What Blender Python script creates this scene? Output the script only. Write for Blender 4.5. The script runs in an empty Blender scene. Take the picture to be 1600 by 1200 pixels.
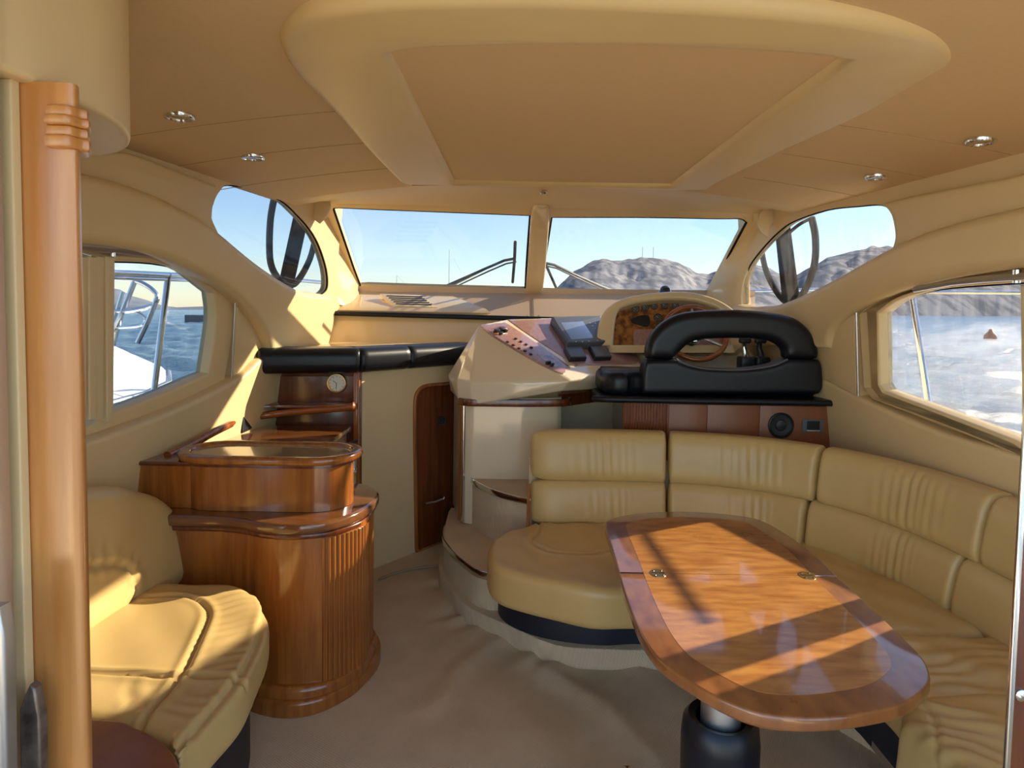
import bpy, bmesh, math, random
import numpy as np
from mathutils import Vector, Matrix, noise
from mathutils.geometry import tessellate_polygon
random.seed(7)
C = bpy.context.scene.collection
SC = bpy.context.scene

# ------------------------------------------------------------------ camera, sky, sun, exposure
FPX, PU, PV = 1000.0, 820.0, 537.0          # focal length and principal point of the 1600x1200 frame
CAM = Vector((0, 0, 1.45))
TH, ROLL = math.radians(3.0), math.radians(0.9)
FW = Vector((0, math.cos(TH), -math.sin(TH)))
_R, _U = Vector((1, 0, 0)), Vector((0, math.sin(TH), math.cos(TH)))
RT = _R * math.cos(ROLL) + _U * math.sin(ROLL)
UP = _U * math.cos(ROLL) - _R * math.sin(ROLL)
cd = bpy.data.cameras.new('camera'); cam = bpy.data.objects.new('camera', cd); C.objects.link(cam)
cd.sensor_width = 36; cd.lens = FPX / 1600 * 36; cd.clip_start = 0.05; cd.clip_end = 8000
cd.shift_x = -(PU - 800) / 1600; cd.shift_y = -(600 - PV) / 1600
mw = Matrix((RT, UP, -FW)).transposed().to_4x4(); mw.translation = CAM
cam.matrix_world = mw
SC.camera = cam
SC.view_settings.view_transform = 'Standard'; SC.view_settings.look = 'None'
SC.view_settings.gamma = 1; SC.view_settings.use_curve_mapping = False
SC.view_settings.exposure = 0.9

SUN_EL = math.radians(24.0)
SUN_H = Vector((0.887, 0.461, 0)).normalized()
SUN_STRENGTH, SKY_STRENGTH = 16.5, 0.25
sd = bpy.data.lights.new('sun', 'SUN'); sd.energy = SUN_STRENGTH; sd.angle = math.radians(0.6); sd.color = (1.0, 0.82, 0.58)
so = bpy.data.objects.new('sun', sd); C.objects.link(so)
sdir = Vector((SUN_H.x * math.cos(SUN_EL), SUN_H.y * math.cos(SUN_EL), math.sin(SUN_EL)))
so.rotation_mode = 'QUATERNION'; so.rotation_quaternion = sdir.to_track_quat('Z', 'Y'); so.location = (20, 16, 12)
W = bpy.data.worlds.new('world'); SC.world = W; W.use_nodes = True
wn = W.node_tree; bg = wn.nodes['Background']
sk = wn.nodes.new('ShaderNodeTexSky'); sk.sky_type = 'NISHITA'; sk.sun_disc = False
sk.sun_elevation = math.radians(45); sk.sun_rotation = math.atan2(SUN_H.x, SUN_H.y)
sk.air_density = 1.0; sk.dust_density = 0.15; sk.ozone_density = 1.8
wn.links.new(sk.outputs[0], bg.inputs[0]); bg.inputs[1].default_value = SKY_STRENGTH

# ------------------------------------------------------------------ measuring helpers
def ray(u, v): return FW + RT * ((u - PU) / FPX) + UP * ((PV - v) / FPX)
def at(u, v, Y): d = ray(u, v); return CAM + d * ((Y - CAM.y) / d.y)
def atz(u, v, z): d = ray(u, v); return CAM + d * ((z - CAM.z) / d.z)
class Pl:
    def __init__(s, o, e1, e2):
        s.o = Vector(o); s.e1 = Vector(e1).normalized(); e2 = Vector(e2)
        s.e2 = (e2 - s.e1 * e2.dot(s.e1)).normalized(); s.n = s.e1.cross(s.e2)
    def off(s, d): return Pl(s.o + s.n * d, s.e1, s.e2)
    def hit(s, u, v):
        d = ray(u, v); t = (s.o - CAM).dot(s.n) / d.dot(s.n); p = CAM + d * t - s.o
        return (p.dot(s.e1), p.dot(s.e2))
    def loc(s, p): p = Vector(p) - s.o; return (p.dot(s.e1), p.dot(s.e2))
    def w(s, a, b, n=0): return s.o + s.e1 * a + s.e2 * b + s.n * n
    def px(s, pts, n=0):
        q = s.off(n); return [q.hit(p[0], p[1]) + tuple(p[2:]) for p in pts]
def HZ(z): return Pl((0, 0, z), (1, 0, 0), (0, 1, 0))
def FY(y): return Pl((0, y, 0), (1, 0, 0), (0, 0, 1))

def sm(pts, n=6, closed=True):
    """Catmull-Rom through points; a point with a third value is a sharp corner"""
    N = len(pts); out = []
    P = [np.array(p[:2] if len(p) < 3 or p[2] == 'c' else p, float) for p in pts]
    cn = [len(p) > 2 and p[2] == 'c' for p in pts]
    for i in range(N if closed else N - 1):
        a, b = P[i], P[(i + 1) % N]
        z = P[i - 1] if (closed or i > 0) else a
        c = P[(i + 2) % N] if (closed or i + 2 < N) else b
        ta = (b - a) if cn[i] else (b - z) / 2
        tb = (b - a) if cn[(i + 1) % N] else (c - a) / 2
        for k in range(n):
            t = k / n
            h = (2*t**3-3*t*t+1)*a + (t**3-2*t*t+t)*ta + (-2*t**3+3*t*t)*b + (t**3-t*t)*tb
            out.append(tuple(h))
    if not closed: out.append(tuple(P[-1]))
    return out
def sm3(pts, n=6):
    N = len(pts); P = [np.array(p, float) for p in pts]; out = []
    for i in range(N - 1):
        a, b = P[i], P[i+1]; z = P[i-1] if i else 2*a-b; c = P[i+2] if i+2 < N else 2*b-a
        for k in range(n):
            t = k / n
            out.append((2*t**3-3*t*t+1)*a + (t**3-2*t*t+t)*(b-z)/2 + (-2*t**3+3*t*t)*b + (t**3-t*t)*(c-a)/2)
    out.append(P[-1]); return [Vector(p) for p in out]
def rrect(x0, y0, x1, y1, r, n=6):
    out = []
    for cx, cy, a0 in ((x1-r, y0+r, -90), (x1-r, y1-r, 0), (x0+r, y1-r, 90), (x0+r, y0+r, 180)):
        for k in range(n + 1):
            a = math.radians(a0 + 90 * k / n); out.append((cx + r*math.cos(a), cy + r*math.sin(a)))
    return out
def circ(cx, cy, r, n=24, ry=None): return [(cx + r*math.cos(2*math.pi*k/n), cy + (ry or r)*math.sin(2*math.pi*k/n)) for k in range(n)]
def area(p): return sum(p[i-1][0]*p[i][1]-p[i][0]*p[i-1][1] for i in range(len(p)))/2
def inset(p, d):
    n = len(p); out = []
    for i in range(n):
        a, b, c = np.array(p[i-1][:2]), np.array(p[i][:2]), np.array(p[(i+1) % n][:2])
        u = b-a; v = c-b; u = u/(np.linalg.norm(u)+1e-9); v = v/(np.linalg.norm(v)+1e-9)
        n1 = np.array((-u[1], u[0])); n2 = np.array((-v[1], v[0])); m = n1+n2; L = np.linalg.norm(m)
        if L < 1e-6: m = n1; L = 1
        m = m/L; k = max(0.5, float(m.dot(n1)))
        out.append(tuple(b + m*d/k))
    return out

# ------------------------------------------------------------------ mesh building
WL = {}
class MB:
    def __init__(s): s.v = []; s.f = []
    def add(s, v, f):
        o = len(s.v); s.v += [Vector(p) for p in v]; s.f += [tuple(i + o for i in q) for q in f]; return s
    def prism(s, pl, outer, n0, n1, bev=0.0, holes=(), both=False, seg=3, bev0=None):
        if area(outer) < 0: outer = outer[::-1]
        hs = [h if area(h) < 0 else h[::-1] for h in holes]
        loops = [outer] + list(hs); rings = []
        bb = bev if bev0 is None else bev0
        if both and bb > 0:
            for k in range(seg): a = math.pi/2*k/seg; rings.append((bb*(1-math.sin(a)), n0+bb*(1-math.cos(a))))
            rings.append((0, n0+bb))
        else: rings.append((0, n0))
        if bev > 0:
            for k in range(seg+1): a = math.pi/2*k/seg; rings.append((bev*(1-math.cos(a)), n1-bev+bev*math.sin(a)))
        else: rings.append((0, n1))
        V = []; F = []; tot = sum(len(l) for l in loops)
        for ins, nn in rings:
            for l in loops:
                V += [pl.w(q[0], q[1], nn) for q in (inset(l, ins) if ins else l)]
        for r in range(len(rings)-1):
            o = 0
            for l in loops:
                L = len(l)
                for i in range(L):
                    j = (i+1) % L; a = r*tot+o; F.append((a+i, a+j, a+tot+j, a+tot+i))
                o += L
        for r, rev in ((0, True), (len(rings)-1, False)):
            ins = rings[r][0]
            tri = tessellate_polygon([[Vector((q[0], q[1], 0)) for q in (inset(l, ins) if ins else l)] for l in loops])
            for t in tri: F.append(tuple(r*tot+i for i in (t[::-1] if rev else t)))
        return s.add(V, F)
    def box(s, x0, x1, y0, y1, z0, z1, bev=0.0, seg=2):
        if x0 > x1: x0, x1 = x1, x0
        if y0 > y1: y0, y1 = y1, y0
        o = rrect(x0, y0, x1, y1, bev, 3) if bev else [(x0, y0), (x1, y0), (x1, y1), (x0, y1)]
        return s.prism(HZ(0), o, z0, z1, bev, both=bev > 0, seg=seg)
    def tube(s, pts, r, n=10, closed=False, cap=True, flat=1.0):
        P = [Vector(p) for p in pts]; N = len(P); R = r if hasattr(r, '__len__') else [r]*N
        V = []; F = []; prev = None
        for i in range(N):
            a = P[i-1] if (i or closed) else P[i]; b = P[(i+1) % N] if (i < N-1 or closed) else P[i]
            t = (b-a).normalized()
            if prev is None: prev = t.orthogonal().normalized()
            x = (prev - t*prev.dot(t)).normalized(); prev = x; y = t.cross(x)
            for k in range(n): a_ = 2*math.pi*k/n; V.append(P[i] + x*math.cos(a_)*R[i] + y*math.sin(a_)*R[i]*flat)
        for i in range(N if closed else N-1):
            for k in range(n): j = (i+1) % N; F.append((i*n+k, i*n+(k+1) % n, j*n+(k+1) % n, j*n+k))
        if cap and not closed: F.append(tuple(range(n))[::-1]); F.append(tuple((N-1)*n+k for k in range(n)))
        return s.add(V, F)
    def lathe(s, c, prof, axis=(0, 0, 1), n=24, sx=1.0):
        """profile = (radius, height) list along axis from c"""
        ax = Vector(axis).normalized(); x = ax.orthogonal().normalized(); y = ax.cross(x); c = Vector(c); V = []; F = []
        for r, h in prof:
            for k in range(n): a = 2*math.pi*k/n; V.append(c + ax*h + x*r*math.cos(a) + y*r*math.sin(a))
        for i in range(len(prof)-1):
            for k in range(n): F.append((i*n+k, i*n+(k+1) % n, (i+1)*n+(k+1) % n, (i+1)*n+k))
        F.append(tuple(range(n))[::-1]); F.append(tuple((len(prof)-1)*n+k for k in range(n)))
        return s.add(V, F)
    def loft(s, curves, thick=0.0, cols=None):
        """grid through polylines of the same length; thickness pushes a second skin away from the camera side"""
        n = len(curves[0]); m = len(curves); V = [Vector(p) for c in curves for p in c]; F = []
        for i in range(m-1):
            for k in range(n-1): F.append((i*n+k, i*n+k+1, (i+1)*n+k+1, (i+1)*n+k))
        if thick:
            bm = bmesh.new(); vs = [bm.verts.new(v) for v in V]
            for f in F: bm.faces.new([vs[i] for i in f])
            bm.normal_update(); nn = [v.normal.copy() for v in vs]; bm.free()
            mid = V[len(V)//2]; sg = 1 if nn[len(V)//2].dot(CAM-mid) > 0 else -1
            T = len(V); V = V + [V[i] - nn[i]*thick*sg for i in range(T)]
            F = F + [tuple(i+T for i in f[::-1]) for f in F]
            edge = [k for k in range(n)] + [i*n+n-1 for i in range(1, m)] + [(m-1)*n+k for k in range(n-2, -1, -1)] + [i*n for i in range(m-2, 0, -1)]
            for i in range(len(edge)): a, b = edge[i], edge[(i+1) % len(edge)]; F.append((a, b, b+T, a+T))
        return s.add(V, F)
    def hull(s, pts):
        bm = bmesh.new()
        for p in pts: bm.verts.new(Vector(p))
        r = bmesh.ops.convex_hull(bm, input=bm.verts)
        bmesh.ops.delete(bm, geom=list({e for e in r['geom_interior']+r['geom_unused'] if isinstance(e, bmesh.types.BMVert)}), context='VERTS')
        bm.verts.index_update(); V = [v.co.copy() for v in bm.verts]; F = [tuple(v.index for v in f.verts) for f in bm.faces]; bm.free()
        return s.add(V, F)
    def build(s, name, m, parent=None, smooth=True, ang=40, label=None, cat=None, group=None, kind=None, recalc=True):
        xs = [v.x for v in s.v]; ys = [v.y for v in s.v]; zs = [v.z for v in s.v]
        c = Vector(((min(xs)+max(xs))/2, (min(ys)+max(ys))/2, min(zs) if not parent else (min(zs)+max(zs))/2))
        me = bpy.data.meshes.new(name); me.from_pydata([tuple(v-c) for v in s.v], [], s.f)
        if recalc:
            bm = bmesh.new(); bm.from_mesh(me); bmesh.ops.recalc_face_normals(bm, faces=bm.faces); bm.to_mesh(me); bm.free()
        me.materials.append(m)
        if smooth:
            me.polygons.foreach_set('use_smooth', [True]*len(me.polygons)); me.set_sharp_from_angle(angle=math.radians(ang))
        o = bpy.data.objects.new(name, me); C.objects.link(o)
        WL[o.name] = c; o.location = c
        if parent: o.parent = parent; o.location = c - WL[parent.name]
        tag(o, label, cat, group, kind); return o
def tag(o, label=None, cat=None, group=None, kind=None):
    for k, v in (('label', label), ('category', cat), ('group', group), ('kind', kind)):
        if v: o[k] = v
    return o
def thing(name, loc, label=None, cat=None, group=None, kind=None):
    o = bpy.data.objects.new(name, None); o.empty_display_size = 0.05; C.objects.link(o); o.location = loc
    WL[o.name] = Vector(loc); return tag(o, label, cat, group, kind)
def S(mb, name, m, parent=None, **k): return mb.build(name, m, parent, kind=None if parent else 'structure', **k)

def seg_dist(P, poly):
    """distance of points P (N,2) to a polyline and the length along it"""
    best = np.full(len(P), 1e9); al = np.zeros(len(P)); acc = 0.0
    for a, b in zip(poly[:-1], poly[1:]):
        a = np.array(a[:2]); b = np.array(b[:2]); d = b-a; L = np.linalg.norm(d)+1e-9
        t = np.clip(((P-a)@d)/L**2, 0, 1); q = np.linalg.norm(P-(a+t[:, None]*d), axis=1)
        m = q < best; best[m] = q[m]; al[m] = acc+t[m]*L; acc += L
    return best, al
def cushion(o, vox=0.012, smooth=6, pl=None, seams=(), folds=(), depth=0.010, width=0.010, puff=None, lump=0.004):
    """voxel-remesh a closed block, soften it and press seams and folds into its front"""
    vox = min(vox, .0085)
    md = o.modifiers.new('r', 'REMESH'); md.mode = 'VOXEL'; md.voxel_size = vox
    if smooth: ms = o.modifiers.new('s', 'SMOOTH'); ms.factor = 0.5; ms.iterations = smooth
    dg = bpy.context.evaluated_depsgraph_get(); me = bpy.data.meshes.new_from_object(o.evaluated_get(dg))
    o.modifiers.clear(); me.name = o.name; 
    if not me.materials: me.materials.append(o.data.materials[0])
    N = len(me.vertices); co = np.empty(N*3); me.vertices.foreach_get('co', co); co = co.reshape(-1, 3)
    no = np.empty(N*3); me.vertices.foreach_get('normal', no); no = no.reshape(-1, 3)
    Wc = co + np.array(WL[o.name])
    disp = np.zeros(N)
    if pl is not None:
        rel = Wc - np.array(pl.o); P = np.stack([rel@np.array(pl.e1), rel@np.array(pl.e2)], 1)
        fr = np.clip(no@np.array(pl.n)*1.6, 0, 1)
        for sdef in seams:
            d, _ = seg_dist(P, sdef); disp -= depth*np.exp(-(d/width)**2)*fr - 0.35*depth*np.exp(-((d-2.2*width)/(1.6*width))**2)*fr
        for (line, amp, wl, rng) in folds:
            d, al = seg_dist(P, line); ph = np.sin(P[:, 0]*23+P[:, 1]*11)*0.9+np.sin(P[:, 1]*31-P[:, 0]*17)*0.7
            f = np.sin(2*math.pi*al/wl+ph*1.3); disp += amp*np.sign(f)*np.abs(f)**0.7*np.exp(-(d/rng)**2)*fr
    if lump:
        disp += lump*(np.sin(Wc[:, 0]*14+1.3)*np.sin(Wc[:, 1]*13+.4)*np.sin(Wc[:, 2]*11)+.4*np.sin(Wc[:, 0]*31+Wc[:, 1]*27))
    co = co + no*disp[:, None]; me.vertices.foreach_set('co', co.ravel())
    me.polygons.foreach_set('use_smooth', [True]*len(me.polygons)); me.update(); o.data = me; return o

# ------------------------------------------------------------------ materials
def M(name, col, rough=0.5, metal=0.0, col2=None, nscale=3.0, bump=0.0, bscale=60.0, coat=0.0, spec=0.5, stretch=(1, 1, 1), detail=4, bdist=0.002, coatr=0.05, rvar=0.0, ramp=(0.35, 0.65)):
    m = bpy.data.materials.new(name); m.use_nodes = True; nt = m.node_tree; N = nt.nodes; L = nt.links
    b = N['Principled BSDF']; b.inputs['Base Color'].default_value = (*col, 1); b.inputs['Roughness'].default_value = rough
    b.inputs['Metallic'].default_value = metal; b.inputs['Specular IOR Level'].default_value = spec
    b.inputs['Coat Weight'].default_value = coat; b.inputs['Coat Roughness'].default_value = coatr
    tc = N.new('ShaderNodeTexCoord'); mp = N.new('ShaderNodeMapping'); mp.inputs['Scale'].default_value = stretch
    L.new(tc.outputs['Object'], mp.inputs[0])
    if col2 is not None:
        n = N.new('ShaderNodeTexNoise'); n.inputs['Scale'].default_value = nscale; n.inputs['Detail'].default_value = detail
        L.new(mp.outputs[0], n.inputs['Vector']); r = N.new('ShaderNodeValToRGB')
        r.color_ramp.elements[0].position, r.color_ramp.elements[1].position = ramp
        r.color_ramp.elements[0].color = (*col, 1); r.color_ramp.elements[1].color = (*col2, 1)
        L.new(n.outputs['Fac'], r.inputs[0]); L.new(r.outputs[0], b.inputs['Base Color'])
    if bump:
        n2 = N.new('ShaderNodeTexNoise'); n2.inputs['Scale'].default_value = bscale; n2.inputs['Detail'].default_value = 3
        L.new(mp.outputs[0], n2.inputs['Vector']); bp = N.new('ShaderNodeBump'); bp.inputs['Strength'].default_value = bump
        bp.inputs['Distance'].default_value = bdist; L.new(n2.outputs['Fac'], bp.inputs['Height']); L.new(bp.outputs[0], b.inputs['Normal'])
    if rvar:
        n3 = N.new('ShaderNodeTexNoise'); n3.inputs['Scale'].default_value = 4; n3.inputs['Detail'].default_value = 6; L.new(tc.outputs['Object'], n3.inputs['Vector'])
        mr = N.new('ShaderNodeMapRange'); mr.inputs['From Min'].default_value = .3; mr.inputs['From Max'].default_value = .7
        mr.inputs['To Min'].default_value = rough; mr.inputs['To Max'].default_value = rough+rvar
        L.new(n3.outputs['Fac'], mr.inputs[0]); L.new(mr.outputs[0], b.inputs['Roughness'])
    return m
CREAM = (0.74, 0.55, 0.28)
vinyl = M('cream_vinyl', CREAM, 0.42, col2=(0.70, 0.515, 0.26), nscale=2, bump=0.12, bscale=400, bdist=0.0006)
gel = M('cream_gelcoat', (0.76, 0.58, 0.32), 0.16, coat=0.4, col2=(0.72, 0.545, 0.30), nscale=1.5)
gel_w = M('ivory_gelcoat', (0.82, 0.69, 0.48), 0.12, coat=0.6, col2=(0.79, 0.66, 0.455), nscale=1.5)
liner = M('headliner_fabric', (0.76, 0.53, 0.27), 0.75, col2=(0.72, 0.50, 0.25), nscale=40, stretch=(1, 14, 14), bump=0.25, bscale=120, bdist=0.0006)
mould = M('ceiling_moulding', (0.80, 0.60, 0.28), 0.38, col2=(0.77, 0.57, 0.265), nscale=2)
leather = M('cream_leather', (0.62, 0.43, 0.17), 0.36, col2=(0.58, 0.395, 0.15), nscale=5, bump=0.25, bscale=260, bdist=0.0008)
black_l = M('black_leather', (0.007, 0.008, 0.012), 0.36, spec=0.35, bump=0.2, bscale=250, bdist=0.0006)
black_v = M('navy_black_vinyl', (0.010, 0.014, 0.026), 0.5)
wood = M('cherry_wood', (0.40, 0.135, 0.022), 0.25, col2=(0.27, 0.075, 0.012), nscale=5, stretch=(7, 7, 0.6), coat=0.7, coatr=0.12, detail=6)
wood_h = M('cherry_wood_rail', (0.36, 0.10, 0.015), 0.25, col2=(0.24, 0.06, 0.010), nscale=6, stretch=(0.7, 6, 6), coat=0.7, coatr=0.1, detail=6)
wood_m = M('mid_cherry_wood', (0.24, 0.065, 0.012), 0.34, col2=(0.21, 0.056, 0.010), nscale=5, stretch=(7, 7, 0.6), coat=0.12, coatr=0.15, detail=6)
wood_d = M('dark_cherry_wood', (0.17, 0.040, 0.010), 0.25, col2=(0.10, 0.022, 0.006), nscale=5, stretch=(7, 7, 0.6), coat=0.6, coatr=0.12, detail=6)
wood_post = M('pale_post_wood', (0.60, 0.26, 0.07), 0.3, col2=(0.46, 0.17, 0.035), nscale=4, stretch=(8, 8, 0.5), coat=0.5, coatr=0.2, detail=6)
table_w = M('table_veneer', (0.56, 0.25, 0.055), 0.22, col2=(0.36, 0.13, 0.022), nscale=7, stretch=(1.2, 5, 1), coat=1.0, coatr=0.06, detail=8, rvar=0.2)
table_b = M('table_border_veneer', (0.34, 0.125, 0.035), 0.25, col2=(0.20, 0.065, 0.018), nscale=7, stretch=(3, 1.5, 1), coat=1.0, coatr=0.06, detail=8, rvar=0.2)
top_w = M('counter_wood', (0.20, 0.075, 0.025), 0.14, col2=(0.14, 0.05, 0.016), nscale=5, stretch=(1, 6, 6), coat=1.0, coatr=0.08, detail=6)
chrome = M('chrome', (0.75, 0.74, 0.72), 0.12, 1.0)
steel = M('brushed_steel', (0.55, 0.55, 0.56), 0.3, 1.0, rvar=0.2)
brass = M('brass', (0.65, 0.48, 0.20), 0.3, 1.0)
black_p = M('black_plastic', (0.02, 0.02, 0.022), 0.4)
grey_p = M('grey_plastic', (0.10, 0.105, 0.115), 0.42)
rubber = M('black_rubber', (0.008, 0.008, 0.009), 0.85, spec=0.1)
hoop_g = M('dark_grey_strip', (0.05, 0.055, 0.06), 0.7)
white_p = M('white_plastic', (0.75, 0.75, 0.73), 0.35)
dark = M('recess_dark', (0.01, 0.008, 0.006), 0.7)
burl = M('burl_wood', (0.40, 0.13, 0.02), 0.2, col2=(0.10, 0.025, 0.006), nscale=26, coat=0.9, detail=8, ramp=(0.4, 0.6))
pinkp = M('mauve_burl_panel', (0.42, 0.235, 0.20), 0.28, col2=(0.33, 0.17, 0.15), nscale=60, coat=0.6, detail=6)
tan = M('dash_tan', (0.53, 0.38, 0.25), 0.6, bump=0.2, bscale=200)
beige_wall = M('beige_panel', (0.74, 0.58, 0.33), 0.5, col2=(0.71, 0.555, 0.31), nscale=3)
hull_w = M('white_gelcoat', (0.80, 0.80, 0.78), 0.25, coat=0.3)
screen_m = M('display_glass', (0.16, 0.17, 0.20), 0.08, coat=1.0)
dialface = M('dial_face', (0.75, 0.72, 0.62), 0.4)
dialdark = M('gauge_face', (0.05, 0.06, 0.05), 0.25, coat=0.6)

def carpet_mat(name, c1, c2):
    m = M(name, c1, 0.95, col2=c2, nscale=6, spec=0.1); nt = m.node_tree; N = nt.nodes; L = nt.links; b = N['Principled BSDF']
    tc = N.new('ShaderNodeTexCoord'); mp = N.new('ShaderNodeMapping'); mp.inputs['Rotation'].default_value = (0.3, 0.3, 0.6); L.new(tc.outputs['Object'], mp.inputs[0])
    w1 = N.new('ShaderNodeTexWave'); w1.bands_direction = 'X'; w2 = N.new('ShaderNodeTexWave'); w2.bands_direction = 'Y'
    for w in (w1, w2): w.inputs['Scale'].default_value = 42; w.inputs['Distortion'].default_value = 1.5; w.inputs['Detail'].default_value = 1; L.new(mp.outputs[0], w.inputs[0])
    mu = N.new('ShaderNodeMath'); mu.operation = 'MULTIPLY'; L.new(w1.outputs['Fac'], mu.inputs[0]); L.new(w2.outputs['Fac'], mu.inputs[1])
    bp = N.new('ShaderNodeBump'); bp.inputs['Strength'].default_value = 0.7; bp.inputs['Distance'].default_value = 0.003
    L.new(mu.outputs[0], bp.inputs['Height']); L.new(bp.outputs[0], b.inputs['Normal']); return m
carpet = carpet_mat('beige_carpet', (0.70, 0.57, 0.385), (0.63, 0.505, 0.335))

def glass_mat(name, dust, tint=(0.56, 0.58, 0.60), streak=14):
    m = bpy.data.materials.new(name); m.use_nodes = True; nt = m.node_tree; N = nt.nodes; L = nt.links
    out = N['Material Output']; N.remove(N['Principled BSDF'])
    tr = N.new('ShaderNodeBsdfTransparent'); tr.inputs[0].default_value = (*tint, 1)
    gl = N.new('ShaderNodeBsdfGlossy'); gl.inputs['Roughness'].default_value = 0.02
    fr = N.new('ShaderNodeFresnel'); fr.inputs[0].default_value = 1.45
    ge = N.new('ShaderNodeNewGeometry'); nb = N.new('ShaderNodeMath'); nb.operation = 'SUBTRACT'; nb.inputs[0].default_value = 1; L.new(ge.outputs['Backfacing'], nb.inputs[1])
    fm = N.new('ShaderNodeMath'); fm.operation = 'MULTIPLY'; L.new(fr.outputs[0], fm.inputs[0]); L.new(nb.outputs[0], fm.inputs[1])
    mx = N.new('ShaderNodeMixShader'); L.new(fm.outputs[0], mx.inputs[0]); L.new(tr.outputs[0], mx.inputs[1]); L.new(gl.outputs[0], mx.inputs[2])
    tl = N.new('ShaderNodeBsdfTranslucent'); tl.inputs[0].default_value = (0.9, 0.88, 0.84, 1)
    tc = N.new('ShaderNodeTexCoord'); mp = N.new('ShaderNodeMapping'); mp.inputs['Scale'].default_value = (streak, streak, 2.0); L.new(tc.outputs['Object'], mp.inputs[0])
    n = N.new('ShaderNodeTexNoise'); n.inputs['Scale'].default_value = 3; n.inputs['Detail'].default_value = 8; n.inputs['Roughness'].default_value = 0.75; L.new(mp.outputs[0], n.inputs['Vector'])
    mr = N.new('ShaderNodeMapRange'); mr.inputs['From Min'].default_value = 0.4; mr.inputs['From Max'].default_value = 0.75; mr.inputs['To Min'].default_value = dust*0.3; mr.inputs['To Max'].default_value = dust*1.8
    L.new(n.outputs['Fac'], mr.inputs[0])
    m2 = N.new('ShaderNodeMixShader'); L.new(mr.outputs[0], m2.inputs[0]); L.new(mx.outputs[0], m2.inputs[1]); L.new(tl.outputs[0], m2.inputs[2])
    L.new(m2.outputs[0], out.inputs[0]); return m
glass_l = glass_mat('glass_clean', 0.008)
glass_q = glass_mat('glass_light_salt', 0.012)
glass_s = glass_mat('glass_salted', 0.018)
# ------------------------------------------------------------------ the setting: floor, ceiling, side walls
LW = Pl((-1.698, 0, 1.2), (.09, 1, 0), (.12, 0, 1))
RW = Pl((1.898, 0, 1.2), (.09, -1, 0), (-.12, 0, 1))
def clz(x): return 2.13 - 0.14 * ((x-.1)/1.5)**2          # crown of the ceiling
def onceil(u, v, dz=0.0):
    z = 2.1
    for _ in range(8): p = atz(u, v, z-dz); z = clz(p.x)
    return Vector((p.x, p.y, z-dz))

# carpeted floor with gathered creases near the steps
plinth_px = [(685, 905), (700, 940), (730, 975), (800, 1010), (870, 1040), (960, 1047), (1010, 1032), (1080, 1010)]
pl_pl = [atz(u, v, 0).xy for u, v in plinth_px]
V = []; F = []; nx, ny = 200, 190
for j in range(ny+1):
    for i in range(nx+1):
        x = -1.75+3.7*i/nx; y = -0.4+4.9*j/ny; V.append((x, y))
V = np.array(V); d, al = seg_dist(V, [tuple(p) for p in pl_pl])
zz = 0.020*np.exp(-(d/.10)**2)*(np.sin(al*30+np.sin(al*13)*2)*.5+.4) + 0.0035*np.sin(V[:, 0]*7+V[:, 1]*3)*np.sin(V[:, 1]*5-V[:, 0]*2)
rdg = [(.05, 2.55), (.30, 2.3), (.45, 2.0), (.50, 1.7)]; d2, _ = seg_dist(V, rdg); zz += 0.014*np.exp(-(d2/.045)**2)
rdg = [(-.10, 2.72), (-.25, 2.5), (-.3, 2.25)]; d2, _ = seg_dist(V, rdg); zz += 0.012*np.exp(-(d2/.04)**2)
zz += 0.004*np.sin(V[:, 0]*19+V[:, 1]*9)*np.exp(-((V[:, 1]-1.9)/.6)**2)
fl = MB(); n = nx+1
top = [(V[k][0], V[k][1], zz[k]) for k in range(len(V))]
fl.add(top + [(-1.75, -.4, -.06), (1.95, -.4, -.06), (1.95, 4.5, -.06), (-1.75, 4.5, -.06)], [(j*n+i, j*n+i+1, (j+1)*n+i+1, (j+1)*n+i) for j in range(ny) for i in range(nx)] + [(len(top), len(top)+3, len(top)+2, len(top)+1)])
fl = S(fl, 'floor', carpet, recalc=False)
# bound edge of the rug-cut carpet near the forward door
e = [atz(u, v, 0.012) for u, v in ((592, 905), (612, 897), (640, 890), (665, 885.5), (688, 884))]
MB().tube(sm3(e, 5), 0.006, 6).build('carpet_binding', M('binding', (.33, .25, .16), .8), fl)

# ceiling: crowned fabric liner
LXF = lambda y: -1.60+.09*y-.03
RXF = lambda y: 1.80-.09*y+.03
cl = MB(); V = []; nx, ny = 24, 10
Y0, Y1 = 0.35, 3.46
for j in range(ny+1):
    for i in range(nx+1):
        y = Y0+(Y1-Y0)*j/ny; x = LXF(y)+(RXF(y)-LXF(y))*i/nx; V.append((x, y, clz(x)))
n = nx+1; T = len(V)
V += [(a, b, c+.04) for a, b, c in V]
F = [(j*n+i, j*n+i+1, (j+1)*n+i+1, (j+1)*n+i) for j in range(ny) for i in range(nx)]; F += [tuple(k+T for k in f[::-1]) for f in F]
for i in range(nx): F.append((ny*n+i, ny*n+i+1, ny*n+i+1+T, ny*n+i+T)); F.append((i, i+1, i+1+T, i+T))
cl.add(V, F); cl = S(cl, 'ceiling', liner)
H6_ = HZ(0)
# fine cross seams in the liner
for y in (2.15, 2.55, 3.0):
    for xa, xb in ((-1.45, -.55), (1.0, 1.6)):
        MB().tube([(xa+(xb-xa)*k/8, y, clz(xa+(xb-xa)*k/8)-.0002) for k in range(9)], 0.0016, 5).build('seam', M('seam', (.45, .29, .12), .8) if 'seam' not in bpy.data.materials else bpy.data.materials['seam'], cl)
# unseen outer roof shell above the liner, put there to block light
S(MB().prism(H6_, [(LXF(.3), .3), (RXF(.3), .3), (RXF(3.9)-.03, 3.9), (LXF(3.9)+.03, 3.9)], 2.19, 2.25, .02), 'roof', hull_w)

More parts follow.
